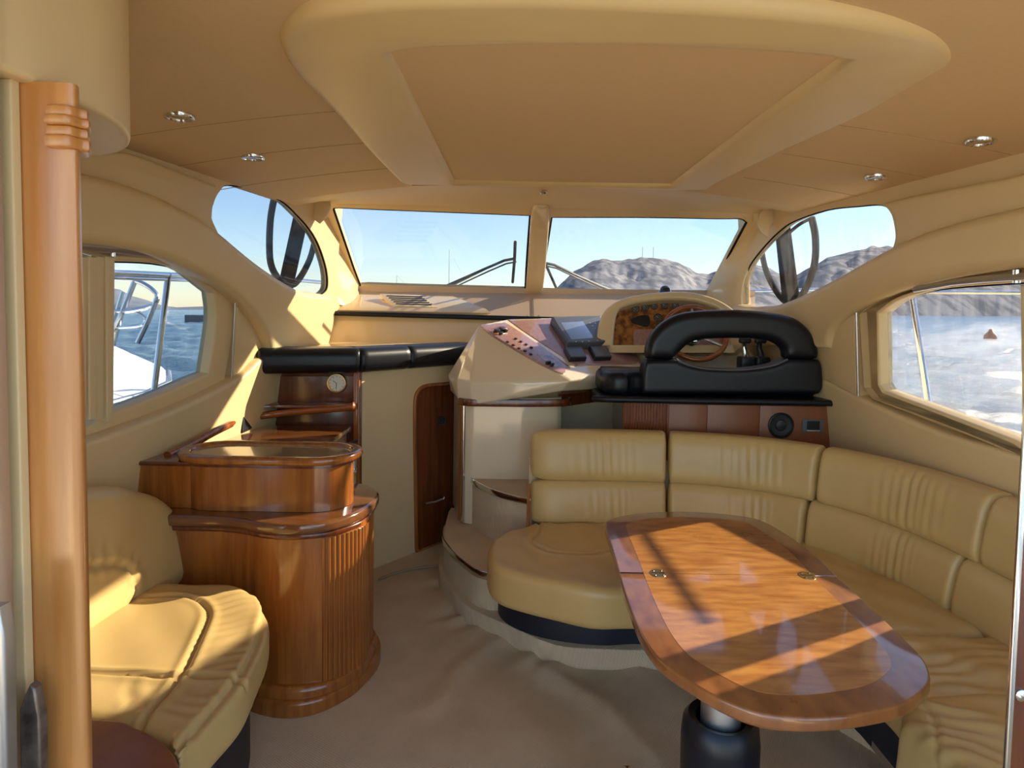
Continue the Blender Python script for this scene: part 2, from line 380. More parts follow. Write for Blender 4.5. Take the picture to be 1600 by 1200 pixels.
# moulded sunroof surround with a fabric centre panel
OUT = [(437, 80), (445, 52), (490, 24), (600, 8), (800, 2), (1000, 8), (1200, 20), (1350, 36), (1450, 56), (1495, 76), (1505, 98), (1490, 116), (1440, 142), (1360, 180), (1250, 228), (1130, 285), (1110, 298, 'c'), (1044, 299, 'c'), (712, 291, 'c'), (640, 292, 'c'), (622, 286, 'c'), (575, 240), (520, 180), (460, 120)]
INN = [(612, 90, 'c'), (640, 84), (700, 79), (850, 76), (1000, 77), (1150, 84), (1270, 92), (1314, 99, 'c'), (1180, 194), (1047, 293, 'c'), (880, 291), (711, 287, 'c'), (662, 190)]
H6 = HZ(2.075)
o_ = sm(H6.px(OUT), 5); i_ = sm(H6.px(INN), 4)
sr = thing('sunroof', (0.2, 2.2, 2.1), 'moulded cream sunroof surround with tan fabric centre panel in the ceiling', 'sunroof')
m = MB().prism(Pl((0, 0, 2.12), (1, 0, 0), (0, -1, 0)), [(a, -b) for a, b in o_], -.03, .045, .035, holes=[[(a, -b) for a, b in i_]], seg=5)
m.build('surround', mould, sr)
i2 = [tuple(np.array(p)) for p in inset(i_ if area(i_) > 0 else i_[::-1], -0.01)]
MB().prism(Pl((0, 0, 2.12), (1, 0, 0), (0, -1, 0)), [(a, -b) for a, b in i2], -.03, .024, .0).build('centre_panel', liner, sr)

# downlights
def downlight(u, v, lab):
    p = onceil(u, v); t = thing('downlight', p, lab, 'downlight', 'chrome ceiling downlights')
    MB().lathe(p, [(.046, .004), (.046, -.004), (.042, -.010), (.034, -.011), (.030, -.005), (.030, .006)], n=28).build('bezel', chrome, t)
    MB().lathe(p, [(.030, .004), (.0295, -.002), (.020, -.007), (.006, -.008)], n=24).build('lens', M('lamp_glass', (.35, .25, .12), .08, coat=1) if 'lamp_glass' not in bpy.data.materials else bpy.data.materials['lamp_glass'], t)
downlight(280, 181, 'round chrome ceiling downlight at left, the nearer of the left pair')
downlight(395, 245, 'round chrome ceiling downlight at left, the farther one above the left side window')
downlight(1533, 220, 'round chrome ceiling downlight at right, the nearer of the right pair')
downlight(1370, 276, 'round chrome ceiling downlight at right, the farther one above the right quarter window')

# ---- left wall
gl_low = [(60, 408), (172, 408), (236, 411), (283, 420, 'c'), (331, 458, 'c'), (334, 500), (322, 583, 'c'), (300, 592), (240, 618), (155, 650), (60, 690)]
gl_up = [(333, 348), (334, 318), (344, 298), (358, 289), (400, 297), (440, 313), (463, 333), (485, 358), (500, 385), (511, 420), (513, 446), (507, 458), (493, 462), (440, 460), (380, 425)]
wall = Pl(LW.o, LW.e1, LW.e2)
def P(pl, pts): return [pl.loc(p) for p in pts]
shell = [(0.35, -1.3), (4.90, -1.3), (4.90, .28), (4.30, .32), (4.26, 1.0), (0.35, 1.0)]
hl = sm(wall.px(gl_low), 3); hu = sm(wall.px(gl_up), 4)
wl = S(MB().prism(wall, shell, -.05, 0, 0, holes=[hl, hu]), 'wall_left', vinyl)
# raised frame round the lower pane
def px_grow(pts, d):
    q = [tuple(p[:2]) for p in pts]; q = q if area(q) > 0 else q[::-1]; return inset(q, -d)
fo = sm(LW.px([(40, 396), (172, 396), (245, 398), (300, 408), (350, 452, 'c'), (361, 470), (358, 530), (345, 604, 'c'), (300, 622), (240, 644), (150, 676), (40, 716)], .03), 3)
fi = sm(LW.px(gl_low, .03), 3)
w1 = thing('window_1', LW.w(2.5, 0.1), kind='structure')
MB().prism(LW, fo, 0, .045, .012, holes=[fi]).build('window_frame', vinyl, w1)
MB().prism(LW, px_grow(hl, .01), -.03, -.022, 0).build('pane', glass_l, w1)
# rubber seal
def loop_tube(pl, pts, n, r, name, m, par, k=8):
    return MB().tube([pl.w(a, b, n) for a, b in pts], r, k, closed=True).build(name, m, par)
loop_tube(LW, hl, .0, .006, 'seal', rubber, w1)
w2 = thing('window_2', LW.w(3.3, 0.7), kind='structure')
MB().prism(LW, px_grow(hu, .01), -.03, -.022, 0).build('pane', glass_l, w2)
loop_tube(LW, hu, -.01, .006, 'seal', rubber, w2)
# arch beam sweeping down towards the dash
ARCH = [(-60, 228, 'c'), (130, 270), (200, 288), (270, 316), (335, 354), (400, 408), (450, 443), (480, 457), (505, 460), (519, 463, 'c'), (524, 500), (514, 545, 'c'), (470, 552), (427, 552, 'c'), (424, 535), (405, 500), (368, 460), (310, 426), (250, 402), (180, 386), (60, 376), (-60, 370, 'c')]
MB().prism(LW, sm(LW.px(ARCH, .12), 5), -.0, .12, .035, seg=5).build('arch_beam', vinyl, wl)
# filler panel ahead of the window, behind its chrome channel
PAN = [(372, 462, 'c'), (395, 484), (412, 510), (423, 540), (424, 560, 'c'), (395, 580), (362, 606, 'c')]
MB().prism(LW, sm(LW.px(PAN, .06), 4), 0, .06, .012).build('filler_panel', vinyl, wl)
a, b = LW.px([(368, 462), (361, 605)], .065)
MB().tube([LW.w(*a, .065), LW.w(*b, .065)], .005, 8).build('channel', steel, wl)
# lower wall pad under the window
LOWP = [(-60, 757, 'c'), (60, 717), (133, 692), (200, 670), (290, 634), (345, 607), (385, 584), (408, 562), (430, 552, 'c')]
lp = sm(LW.px(LOWP, .10), 4, closed=False)
lp += [(4.3, lp[-1][1]), (4.3, -1.15), (lp[0][0], -1.15)]
MB().prism(LW, lp, 0, .10, .02, seg=4).build('lower_pad', vinyl, wl)
# upper band between ceiling and arch
UB = [(-60, 150, 'c'), (130, 232), (205, 240), (280, 268), (340, 290, 'c'), (335, 312), (332, 345), (331, 360, 'c'), (270, 325), (200, 297), (130, 280), (-60, 240, 'c')]
MB().prism(LW, sm(LW.px(UB, .05), 4), 0, .05, .012).build('upper_band', vinyl, wl)
# blind cassette and curtain at the near end of the left window
t = thing('window_blind', at(180, 390, 2.25), 'folded side curtain in cream hanging from a grey rail on left window', 'curtain')
a = [LW.w(*p, .075) for p in LW.px([(60, 382), (130, 386), (180, 390), (240, 397), (300, 410)], .075)]
MB().tube(a, .016, 8, flat=.7).build('rail', steel, t)
for k in range(4):
    u = 122+13.5*k
    q = LW.px([(u-22, 398), (u, 400, ), (u+14, 402), (u+2, 660-(4-k)*1.5), (u-24, 664)], .06)
    MB().prism(LW, [q[1], q[2], (q[3][0]+.03, q[3][1]), q[3]], .045, .062+.006*(k % 2), .004).build('fold', beige_wall, t)
q = LW.px([(180, 392)], .08)[0]
MB().lathe(LW.w(*q, .07), [(.010, -.02), (.010, .02)], axis=(0, 0, 1), n=12).build('clip', chrome, t)
# curved hoop and strut dividing the left quarter window
t = thing('window_strut', at(460, 420, 3.9), 'black diagonal strut with rubber hoop behind left quarter window', 'strut')
LS = LW.off(-.10)
MB().prism(LW, sm(LS.px([(465, 326, 'c'), (482, 334, 'c'), (456, 452, 'c'), (440, 440, 'c')]), 2), -.12, -.09, .010, both=True).build('post', rubber, t)
h = sm(LS.px([(430, 303), (423, 340), (421, 385), (424, 415), (436, 436), (455, 446), (470, 432), (484, 405), (491, 380)]), 5, closed=False)
MB().tube([LW.w(a, b, -.10) for a, b in h], .019, 8).build('hoop', hoop_g, t)
h = sm(LS.px([(430, 304), (450, 318), (458, 332)]), 5, closed=False)
MB().tube([LW.w(a, b, -.10) for a, b in h], .010, 8).build('hoop_top', rubber, t)

# ---- right wall
gr_low = [(1377, 490, 'c'), (1400, 473), (1430, 461), (1480, 450), (1600, 441), (1680, 436), (1680, 730), (1592, 688), (1480, 645), (1385, 610, 'c'), (1379, 600, 'c')]
gr_up = [(1158, 470), (1160, 445), (1170, 415), (1190, 388), (1215, 362), (1240, 345), (1290, 328), (1340, 322), (1375, 320), (1390, 330), (1397, 350), (1398, 378), (1380, 400), (1300, 450), (1220, 485), (1165, 480)]
shr = [(-4.90, -1.3), (-.35, -1.3), (-.35, 1.0), (-4.32, 1.0), (-4.36, .32), (-4.90, .28)]
hl = sm(RW.px(gr_low), 3); hu = sm(RW.px(gr_up), 4)
wr = S(MB().prism(RW, shr, -.05, 0, 0, holes=[hl, hu]), 'wall_right', vinyl)
fo = sm(RW.px([(1345, 488, 'c'), (1372, 470), (1410, 452), (1480, 440), (1600, 430), (1720, 424), (1720, 775), (1592, 712), (1480, 666), (1366, 624, 'c'), (1352, 606, 'c')], .03), 3)
fi = sm(RW.px(gr_low, .03), 3)
w3 = thing('window_3', RW.w(-2.6, 0.1), kind='structure')
MB().prism(RW, fo, 0, .045, .012, holes=[fi]).build('window_frame', vinyl, w3)
MB().prism(RW, px_grow(hl, .01), -.03, -.022, 0).build('pane', glass_s, w3)
loop_tube(RW, hl, .0, .006, 'seal', rubber, w3)
w4 = thing('window_4', RW.w(-3.4, 0.7), kind='structure')
MB().prism(RW, px_grow(hu, .01), -.03, -.022, 0).build('pane', glass_q, w4)
loop_tube(RW, hu, -.01, .006, 'seal', rubber, w4)
ARCHR = [(1700, 300, 'c'), (1600, 322), (1500, 346), (1430, 368), (1370, 396), (1300, 436), (1240, 466), (1200, 479), (1160, 480, 'c'), (1140, 482), (1150, 540, 'c'), (1290, 545, 'c'), (1300, 515), (1335, 485), (1400, 456), (1480, 436), (1590, 420), (1700, 414, 'c')]
MB().prism(RW, sm(RW.px(ARCHR, .09), 5), 0, .09, .035, seg=5).build('arch_beam', vinyl, wr)
PANR = [(1335, 490, 'c'), (1300, 508), (1278, 535), (1272, 570), (1278, 590, 'c'), (1338, 620, 'c')]
MB().prism(RW, sm(RW.px(PANR, .06), 4), 0, .06, .012).build('filler_panel', vinyl, wr)
a, b = RW.px([(1338, 488), (1341, 618)], .065)
MB().tube([RW.w(*a, .065), RW.w(*b, .065)], .006, 8).build('channel', steel, wr)
LOWPR = [(1275, 587, 'c'), (1330, 616), (1400, 648), (1480, 680), (1592, 714), (1720, 760, 'c')]
lp = sm(RW.px(LOWPR, .065), 4, closed=False)
lp = [(-4.3, lp[0][1]+.02)] + lp + [(lp[-1][0], -1.15), (-4.3, -1.15)]
MB().prism(RW, lp, 0, .065, .02, seg=4).build('lower_pad', vinyl, wr)
UBR = [(1720, 215, 'c'), (1600, 270), (1500, 292), (1420, 308), (1375, 319, 'c'), (1393, 332), (1400, 355), (1400, 385, 'c'), (1430, 378), (1500, 356), (1600, 332), (1720, 306, 'c')]
MB().prism(RW, sm(RW.px(UBR, .05), 4), 0, .05, .012).build('upper_band', vinyl, wr)
tcu = thing('side_curtain', at(1610, 560, 2.1), 'cream side curtain drawn at the near end of the right window', 'curtain')
for k in range(4):
    u = 1590+12*k
    q = RW.px([(u, 446), (u+14, 445), (u+17, 716+4*k), (u+4, 710+4*k)], .06)
    MB().prism(RW, q, .035, .052+.006*(k % 2), .004).build('fold', beige_wall, tcu)
t = thing('window_blind', at(1560, 435, 2.3), 'grey blind rail with chrome end clip on top of right window', 'blind')
a = [RW.w(*p, .075) for p in RW.px([(1430, 452), (1490, 441), (1540, 436), (1600, 432), (1700, 428)], .075)]
MB().tube(a, .015, 8, flat=.7).build('rail', steel, t)
q = RW.px([(1584, 432)], .08)[0]
MB().lathe(RW.w(*q, .07), [(.012, -.022), (.012, .02)], axis=(0, 0, 1), n=12).build('clip', chrome, t)
t = thing('window_strut', at(1230, 420, 3.9), 'black strut with oval rubber hoop behind right quarter window', 'strut')
RS = RW.off(-.10)
MB().prism(RW, sm(RS.px([(1211, 348, 'c'), (1230, 348, 'c'), (1246, 470, 'c'), (1224, 472, 'c')]), 2), -.12, -.09, .008, both=True).build('post', rubber, t)
h = sm(RS.px([(1190, 392), (1196, 420), (1208, 447), (1226, 470), (1245, 470), (1262, 445), (1273, 410), (1274, 370), (1268, 340)]), 5, closed=False)
MB().tube([RW.w(a, b, -.10) for a, b in h], .019, 8).build('hoop', rubber, t)
h = sm(RS.px([(1268, 341), (1250, 350), (1234, 363)]), 5, closed=False)
MB().tube([RW.w(a, b, -.10) for a, b in h], .010, 8).build('hoop_top', rubber, t)

# ---- windscreen wall
WS = Pl((0, 4.9, 1.61), (1, 0, 0), (0, -.95, .46))
wsl = [(522, 322, 'c'), (530, 319), (600, 322), (828, 331, 'c'), (820, 453, 'c'), (575, 446), (563, 441)]
wsr = [(862, 334, 'c'), (1000, 334), (1120, 336), (1155, 336), (1166, 342, 'c'), (1108, 452), (1100, 459, 'c'), (1000, 458), (843, 455, 'c')]
a = sm(WS.px(wsl), 3); b = sm(WS.px(wsr), 3)
fr = [(-1.36, -.12), (1.50, -.12), (1.50, 1.12), (-1.36, 1.12)]
wf = S(MB().prism(WS, fr, -.03, .03, .01, holes=[a, b]), 'wall_front', vinyl)
for nm, hh, gm in (('window_5', a, glass_l), ('window_6', b, glass_s)):
    w = thing(nm, WS.w(sum(p[0] for p in hh)/len(hh), .3), kind='structure')
    MB().prism(WS, px_grow(hh, .012), -.02, -.012, 0).build('pane', gm, w)
    loop_tube(WS, hh, .022, .008, 'seal', rubber, w)
q = WS.px([(831, 328), (846, 320), (858, 328), (855, 390), (850, 440), (844, 466), (832, 468), (822, 462), (826, 400)], .05)
MB().prism(WS, sm(q, 4), .02, .07, .02, seg=4).build('mullion_cover', gel, wf)
# header between ceiling and windscreen
top_e = [Vector((x, 3.44, clz(x)+.0)) for x in np.linspace(-1.31, 1.51, 30)]
c0 = [Vector((x, 3.56, clz(x)-.005)) for x in np.linspace(-1.30, 1.50, 30)]
c1 = [Vector((x, 3.70, 2.11-.05*((x-.1)/1.5)**2)) for x in np.linspace(-1.29, 1.49, 30)]
def wsp(u, v, n): a = WS.px([(u, v)], n)[0]; return WS.w(a[0], a[1], n)
be = [wsp(u, 313+ (u-520)*.022 + (3 if u < 530 or u > 1160 else 0), .05) for u in np.linspace(496, 1185, 30)]
be2 = [wsp(u, 318+ (u-520)*.022 + (2 if u < 530 or u > 1160 else 0), .03) for u in np.linspace(496, 1185, 30)]
MB().loft([top_e, c0, c1, be, be2], .03).build('header', vinyl, wf)
# round raised boss on the header and its small lamp
t = thing('courtesy_light', at(849, 300, 3.6), 'tiny chrome courtesy light in the middle of the windscreen header', 'light')
MB().lathe(at(849, 300, 3.55), [(.022, .01), (.022, -.006), (.016, -.012), (.01, -.012)], n=18).build('bezel', chrome, t)
ar = [at(800+100*k/14, 293+20*math.sin(math.pi*k/14), 3.72+.12*math.sin(math.pi*k/14)) for k in range(15)]
MB().tube(ar, .010, 8).build('boss_ring', gel, wf)
# front pillars
def pillar(Lf, Rt, bulge, par, name):
    n = 16; A = sm3([at(*p) for p in Lf], 4); B = sm3([at(*p) for p in Rt], 4)
    def rs(c): return [c[round(i*(len(c)-1)/(n-1))] for i in range(n)]
    A, B = rs(A), rs(B); cur = []
    for t_ in (0, .12, .3, .5, .7, .88, 1):
        k = math.sin(math.pi*t_)**.7 if 0 < t_ < 1 else 0
        cur.append([a.lerp(b, t_) + (CAM-a.lerp(b, t_)).normalized()*bulge*k for a, b in zip(A, B)])
    return MB().loft(cur, .02).build(name, gel, par, ang=60)
pillar([(455, 285, 3.85), (462, 320, 3.9), (468, 342, 3.95), (492, 362, 4.05), (506, 395, 4.15), (513, 440, 4.2), (505, 475, 4.25)],
       [(528, 300, 3.82), (520, 318, 3.93), (528, 345, 4.12), (542, 390, 4.45), (556, 432, 4.74), (566, 462, 4.85), (590, 480, 4.85)], .05, wf, 'pillar')
pillar([(1150, 312, 3.82), (1167, 336, 3.95), (1155, 362, 4.14), (1130, 405, 4.45), (1108, 445, 4.74), (1100, 462, 4.85), (1085, 485, 4.85)],
       [(1268, 302, 3.85), (1250, 330, 3.9), (1228, 352, 4.0), (1195, 380, 4.1), (1170, 415, 4.2), (1158, 455, 4.3), (1160, 490, 4.3)], .05, wf, 'pillar')
# angular trim plates where pillars meet the header
def plate(pts, Y, lab):
    pl = FY(Y); MB().prism(pl, sm(pl.px(pts), 4), 0, .014, .006).build('trim_plate', gel, wf)
plate([(487, 282, 'c'), (500, 300), (517, 318), (513, 336), (500, 350, 'c'), (486, 338), (476, 318), (480, 296)], 3.83, '')
plate([(1224, 300, 'c'), (1226, 318), (1222, 334), (1204, 352), (1199, 372, 'c'), (1186, 360), (1184, 340), (1196, 322)], 3.83, '')
# tan dash panel sloping from the windscreen base to the black trim
us_ = np.linspace(540, 1180, 20)
dt = [at(u, 447+(u-540)*.012, 4.80) for u in us_]; dm = [at(u, 455+(u-540)*.012, 4.80) for u in us_]; db = [at(u, 493+(u-540)*.012, 4.44) for u in us_]; dc = [p+Vector((0, -.03, -.08)) for p in db]
TANP = MB().loft([dt, dm, db, dc], .02).build('dash_panel', tan, wf)
def tanpt(u, t): a = at(u, 455+(u-540)*.012, 4.80); b = at(u, 493+(u-540)*.012, 4.44); return a.lerp(b, t)
MB().tube([tanpt(833, .25)+Vector((0, -.004, .002)), tanpt(834, 1)+Vector((0, -.004, .002))], .0025, 5).build('joint', dark, TANP)
for u in (757, 824, 842, 904): MB().lathe(tanpt(u, .93), [(.006, 0), (.006, .004), (.003, .005)], axis=(0, -.8, .6), n=10).build('screw', steel, TANP)
# unseen bulkhead forward of the cabin, added so that no light leaks in
S(MB().box(-1.45, 1.65, 4.97, 5.05, -.05, 1.60), 'bulkhead_front', hull_w)
# ------------------------------------------------------------------ outside: water, hills, boats, own deck
def sea_mat():
    m = bpy.data.materials.new('sea_water'); m.use_nodes = True; nt = m.node_tree; N = nt.nodes; L = nt.links; b = N['Principled BSDF']
    b.inputs['Base Color'].default_value = (0.10, 0.20, 0.30, 1); b.inputs['Roughness'].default_value = 0.18
    b.inputs['Specular IOR Level'].default_value = 0.6
    tc = N.new('ShaderNodeTexCoord'); mp = N.new('ShaderNodeMapping'); mp.inputs['Scale'].default_value = (1.0, 2.2, 1); L.new(tc.outputs['Object'], mp.inputs[0])
    a = N.new('ShaderNodeTexNoise'); a.inputs['Scale'].default_value = 1.5; a.inputs['Detail'].default_value = 9; a.inputs['Roughness'].default_value = 0.68; L.new(mp.outputs[0], a.inputs['Vector'])
    bp = N.new('ShaderNodeBump'); bp.inputs['Strength'].default_value = 1.0; bp.inputs['Distance'].default_value = 0.25
    a2 = N.new('ShaderNodeTexNoise'); a2.inputs['Scale'].default_value = 4.5; a2.inputs['Detail'].default_value = 3; L.new(mp.outputs[0], a2.inputs['Vector'])
    mm = N.new('ShaderNodeMath'); mm.operation = 'MULTIPLY_ADD'; mm.inputs[1].default_value = .05; L.new(a2.outputs['Fac'], mm.inputs[0]); L.new(a.outputs['Fac'], mm.inputs[2])
    L.new(mm.outputs[0], bp.inputs['Height']); L.new(bp.outputs[0], b.inputs['Normal']); return m
sea = MB(); HEEL = .0105
sz = lambda x: -1.1+HEEL*x                                # the boat heels slightly, so the water tilts against it
sea.add([(-4000, -600, sz(-4000)), (4000, -600, sz(4000)), (4000, 6000, sz(4000)), (-4000, 6000, sz(-4000))], [(0, 1, 2, 3)])
# real waves in the near water, their size fading with distance
rr_ = np.exp(np.linspace(math.log(2.5), math.log(700), 330)); aa = np.linspace(math.radians(-62), math.radians(62), 420)
RR, AA = np.meshgrid(rr_, aa, indexing='ij'); X_ = RR*np.sin(AA); Y_ = RR*np.cos(AA); Zs = -1.1+HEEL*X_
rng = np.random.RandomState(3)
for lam in np.exp(np.linspace(math.log(.7), math.log(8), 34)):
    th = rng.normal(math.radians(75), .55); ph = rng.uniform(0, 6.28); k = 2*math.pi/lam
    w = np.sin(k*(X_*math.cos(th)+Y_*math.sin(th))+ph+1.2*np.sin(k*.23*(X_*math.sin(th)-Y_*math.cos(th))+ph*2))
    Zs = Zs + .0105*lam**.85*w*np.clip((lam*2.6-RR*.0172)/lam, 0, 1)
Zs -= .35*np.clip(RR/700-.6, 0, 1)
m_ = len(aa); o_ = 4; nr_ = len(rr_)
sea.v += [Vector(p) for p in zip(X_.ravel(), Y_.ravel(), Zs.ravel())]
sea.f += [(o_+i*m_+j, o_+i*m_+j+1, o_+(i+1)*m_+j+1, o_+(i+1)*m_+j) for i in range(nr_-1) for j in range(m_-1)]
for q in range(4): sea.v[q].z -= .45
sea_o = S(sea, 'sea', sea_mat(), recalc=False, ang=180)

def ridge(name, prof, D, depth, m, lab, rough=1.0, step=4):
    us = np.arange(prof[0][0], prof[-1][0]+1, step); vs = np.interp(us, [p[0] for p in prof], [p[1] for p in prof])
    mb = MB(); V = []; R = 14
    for i, (u, v) in enumerate(zip(us, vs)):
        d = ray(u, 485); h0 = Vector((d.x, d.y, 0)); top = at(u, v, D).z-sz(at(u, v, D).x)
        for r in range(R+1):
            t = r/R; Yd = D - depth + depth*1.0*t; p = h0*(Yd/h0.y)
            nz = noise.noise(Vector((p.x*.012, p.y*.012, 3)))*.5+noise.noise(Vector((p.x*.04, p.y*.04, 7)))*.28+noise.noise(Vector((p.x*.11, p.y*.11, 1)))*.14
            hgt = top*(t**.75) + nz*top*.30*rough*math.sin(math.pi*min(t, .97))
            if r == R: hgt = top*(1+noise.noise(Vector((u*.06, 0, 0)))*.05)
            V.append((p.x, p.y, max(hgt, 0)+sz(p.x)-.4))
    n = R+1; F = [(i*n+k, i*n+k+1, (i+1)*n+k+1, (i+1)*n+k) for i in range(len(us)-1) for k in range(R)]
    for i in range(len(us)):                                      # far slope
        q = Vector(V[i*n+R]); V.append((q.x*1.3, q.y*1.3, sz(q.x*1.3)-1))
    b0 = len(us)*n; F += [(i*n+R, b0+i, b0+i+1, (i+1)*n+R) for i in range(len(us)-1)]
    mb.add(V, F); return mb.build(name, m, smooth=True, ang=180, label=lab, cat='hill')
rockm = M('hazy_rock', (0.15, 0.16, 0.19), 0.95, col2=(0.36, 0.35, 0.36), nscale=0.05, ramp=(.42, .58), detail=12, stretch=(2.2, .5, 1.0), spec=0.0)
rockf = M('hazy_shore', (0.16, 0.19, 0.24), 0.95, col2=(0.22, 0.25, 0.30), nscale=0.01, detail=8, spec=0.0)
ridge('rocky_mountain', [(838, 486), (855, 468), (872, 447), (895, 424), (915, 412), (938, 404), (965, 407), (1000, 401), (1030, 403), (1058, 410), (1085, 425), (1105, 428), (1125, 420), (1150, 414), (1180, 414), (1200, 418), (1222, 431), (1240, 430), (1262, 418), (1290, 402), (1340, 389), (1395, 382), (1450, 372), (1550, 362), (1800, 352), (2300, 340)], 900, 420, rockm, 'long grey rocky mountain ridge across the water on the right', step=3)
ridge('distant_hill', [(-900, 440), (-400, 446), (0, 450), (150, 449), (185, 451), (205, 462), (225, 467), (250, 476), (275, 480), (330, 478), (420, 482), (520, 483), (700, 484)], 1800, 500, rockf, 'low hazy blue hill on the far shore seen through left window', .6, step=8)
mast_m = M('mast', (.35, .35, .36), .5)
for (u, v0, v1, Y, lab) in ((702, 390, 450, 160, 'tall thin sailboat mast far off, tallest one in left windscreen'), (620, 430, 452, 260, 'short distant mast low in left windscreen, left of the tall mast'), (322, 446, 483, 120, 'distant yacht mast rising over the grey jetty at left')):
    t = at(u, v0, Y); m = MB().tube([(t.x, t.y, -1.6), t], [.10*Y/160, .05*Y/160], 6)
    o = thing('sailboat', (t.x, t.y, -1.1), lab, 'sailboat', 'distant sailboats')
    m.build('mast', mast_m, o)
    MB().tube([t, (t.x+.05*Y, t.y+2, 1.0)], .02*Y/160, 5).build('stay', mast_m, o)
    hb = Vector((t.x, t.y, sz(t.x))); MB().hull([hb+Vector(q)*(Y/160) for q in ((-5, 0, .9), (5, 0, 1.1), (-4, -1.5, .9), (4, -1.2, 1), (-4, 1.5, .9), (4, 1.2, 1), (-4, -.8, -.3), (4, -.4, -.3), (-4, .8, -.3), (4, .4, -.3))]).build('hull', hull_w, o)
for u in (1004, 1021):
    a = at(u, 401, 900); MB().tube([a-Vector((0, 0, 12)), at(u, 386, 900)], .35, 5).build('radio_mast', mast_m, label='thin radio mast on mountain top, %s one' % ('left' if u == 1004 else 'right'), cat='mast')
# jetty with a low dark structure
a = at(288, 487, 118); b = at(334, 487, 118)
MB().box(a.x, b.x+6, 118, 122, -2.4, -.4, .1).build('jetty', M('jetty_grey', (.13, .14, .16), .8), label='low dark grey jetty on the water seen through left window', cat='jetty')
# orange buoy
p = at(1549, 497, 60); q = MB().lathe((p.x, p.y, sz(p.x)-.25), [(.45, 0), (.55, .35), (.5, .7), (.2, 1.0), (.12, 1.25)], n=16)
q.build('buoy', M('buoy_red', (.55, .12, .05), .5), label='small red channel buoy floating beyond the right window', cat='buoy')

# neighbouring white motor boat on the left
bt = thing('motor_boat', (-4.9, 5.0, -1.1), 'white motor boat with tall steel bow rails moored alongside at left', 'boat')
L0 = []
for Y, hw, zt in ((2.6, 1.3, .55), (5.0, 1.32, .58), (6.0, 1.3, .60), (6.8, 1.1, .62), (7.5, .7, .66), (8.0, .06, .70)):
    cx = -4.9
    L0.append([Vector((cx-hw, Y, zt)), Vector((cx-hw*.9, Y, -.2)), Vector((cx-hw*.5, Y, -1.2)), Vector((cx+hw*.5, Y, -1.2)), Vector((cx+hw*.9, Y, -.2)), Vector((cx+hw, Y, zt)), Vector((cx+hw*.9, Y, zt+.06)), Vector((cx, Y, zt+.12)), Vector((cx-hw*.9, Y, zt+.06)), Vector((cx-hw, Y, zt))])
MB().loft(L0).build('hull', hull_w, bt)
dome = []
for Y, hw, h in ((2.8, 1.10, .52), (5.0, 1.10, .52), (6.0, 1.02, .50), (6.6, .92, .44), (7.0, .78, .32), (7.3, .58, .16), (7.45, .4, .02)):
    dome.append([Vector((-4.9+hw*1.0*math.copysign(abs(math.cos(a))**.5, math.cos(a)), Y, .62+h*abs(math.sin(a))**.7)) for a in np.linspace(0, math.pi, 13)])
cr = MB().loft(dome).build('coachroof', hull_w, bt)
MB().hull([(-3.80, 3.5, 1.0), (-3.80, 5.0, .98), (-3.77, 3.5, .80), (-3.77, 5.2, .80), (-3.95, 3.5, 1.0), (-3.95, 5.0, .98)]).build('side_window', dark, bt)
MB().tube([(-3.58, 2.6, .55), (-3.56, 5.0, .58), (-3.59, 6.0, .60), (-3.79, 6.8, .62), (-4.19, 7.5, .66), (-4.84, 8.0, .70)], .03, 8).build('rub_rail', steel, bt)
for pts, r in (([(120, 432), (165, 434), (205, 437), (232, 448), (246, 464), (236, 478), (200, 486), (165, 484)], .022),
               ([(246, 464), (232, 500), (215, 536)], .024), ([(211, 438), (190, 490), (164, 545)], .024), ([(192, 456), (178, 500), (160, 545)], .018),
               ([(160, 488), (200, 484), (226, 495), (220, 508), (180, 512)], .016), ([(192, 488), (184, 515), (178, 540)], .016)):
    MB().tube(sm3([at(u, v, 6.0) for u, v in pts], 5), r, 8).build('bow_rail', chrome, bt)

# own side decks, gunwales and guard rails
for s, nm, x0, x1 in ((-1, 'side_deck', -2.15, -1.62), (1, 'side_deck', 1.80, 2.35)):
    pl = HZ(0); S(MB().box(x0, x1, -.5, 5.2, .70, .92, .03), nm, hull_w)
S(MB().hull([(-2.15, 5.0, 1.12), (2.35, 5.0, 1.12), (-1.5, 7.5, 1.22), (1.7, 7.5, 1.22), (.1, 9.6, 1.32), (-1.9, 5, -.9), (2.0, 5, -.9), (.1, 8.4, -.9)]), 'foredeck', hull_w)
XL = Pl((-2.05, 0, 0), (0, 1, 0), (0, 0, 1)); XR = Pl((2.25, 0, 0), (0, -1, 0), (0, 0, 1))
t = thing('guard_rail', (-2.05, 3.4, .92), 'polished steel guard rail with one upright outside left side window', 'railing')
for (ua, va, ub, vb, r) in ((120, 424, 420, 436, .016), (120, 432, 420, 442, .010)):
    a = XL.px([(ua, va)])[0]; b = XL.px([(ub, vb)])[0]; MB().tube([XL.w(*a), XL.w(*b)], r, 10).build('rail', chrome, t)
a = XL.px([(263, 428)])[0]; b = XL.px([(240, 616)])[0]
MB().tube([XL.w(*a), XL.w(*b)], .017, 10).build('stanchion', chrome, t)
t = thing('guard_rail', (2.25, 3.0, .92), 'steel guard rail with leaning upright outside right side window', 'railing')
a = XR.px([(1424, 455)])[0]; b = XR.px([(1452, 640)])[0]
MB().tube([XR.w(*a), XR.w(*b)], .018, 10).build('stanchion', chrome, t)
a = XR.px([(1420, 457)])[0]; b = XR.px([(1720, 458)])[0]
MB().tube([XR.w(*a), XR.w(*b)], .011, 10).build('rail', chrome, t)
t = thing('bow_rail', (.1, 7, 1.2), 'curved steel bow rail running round the foredeck ahead', 'railing')
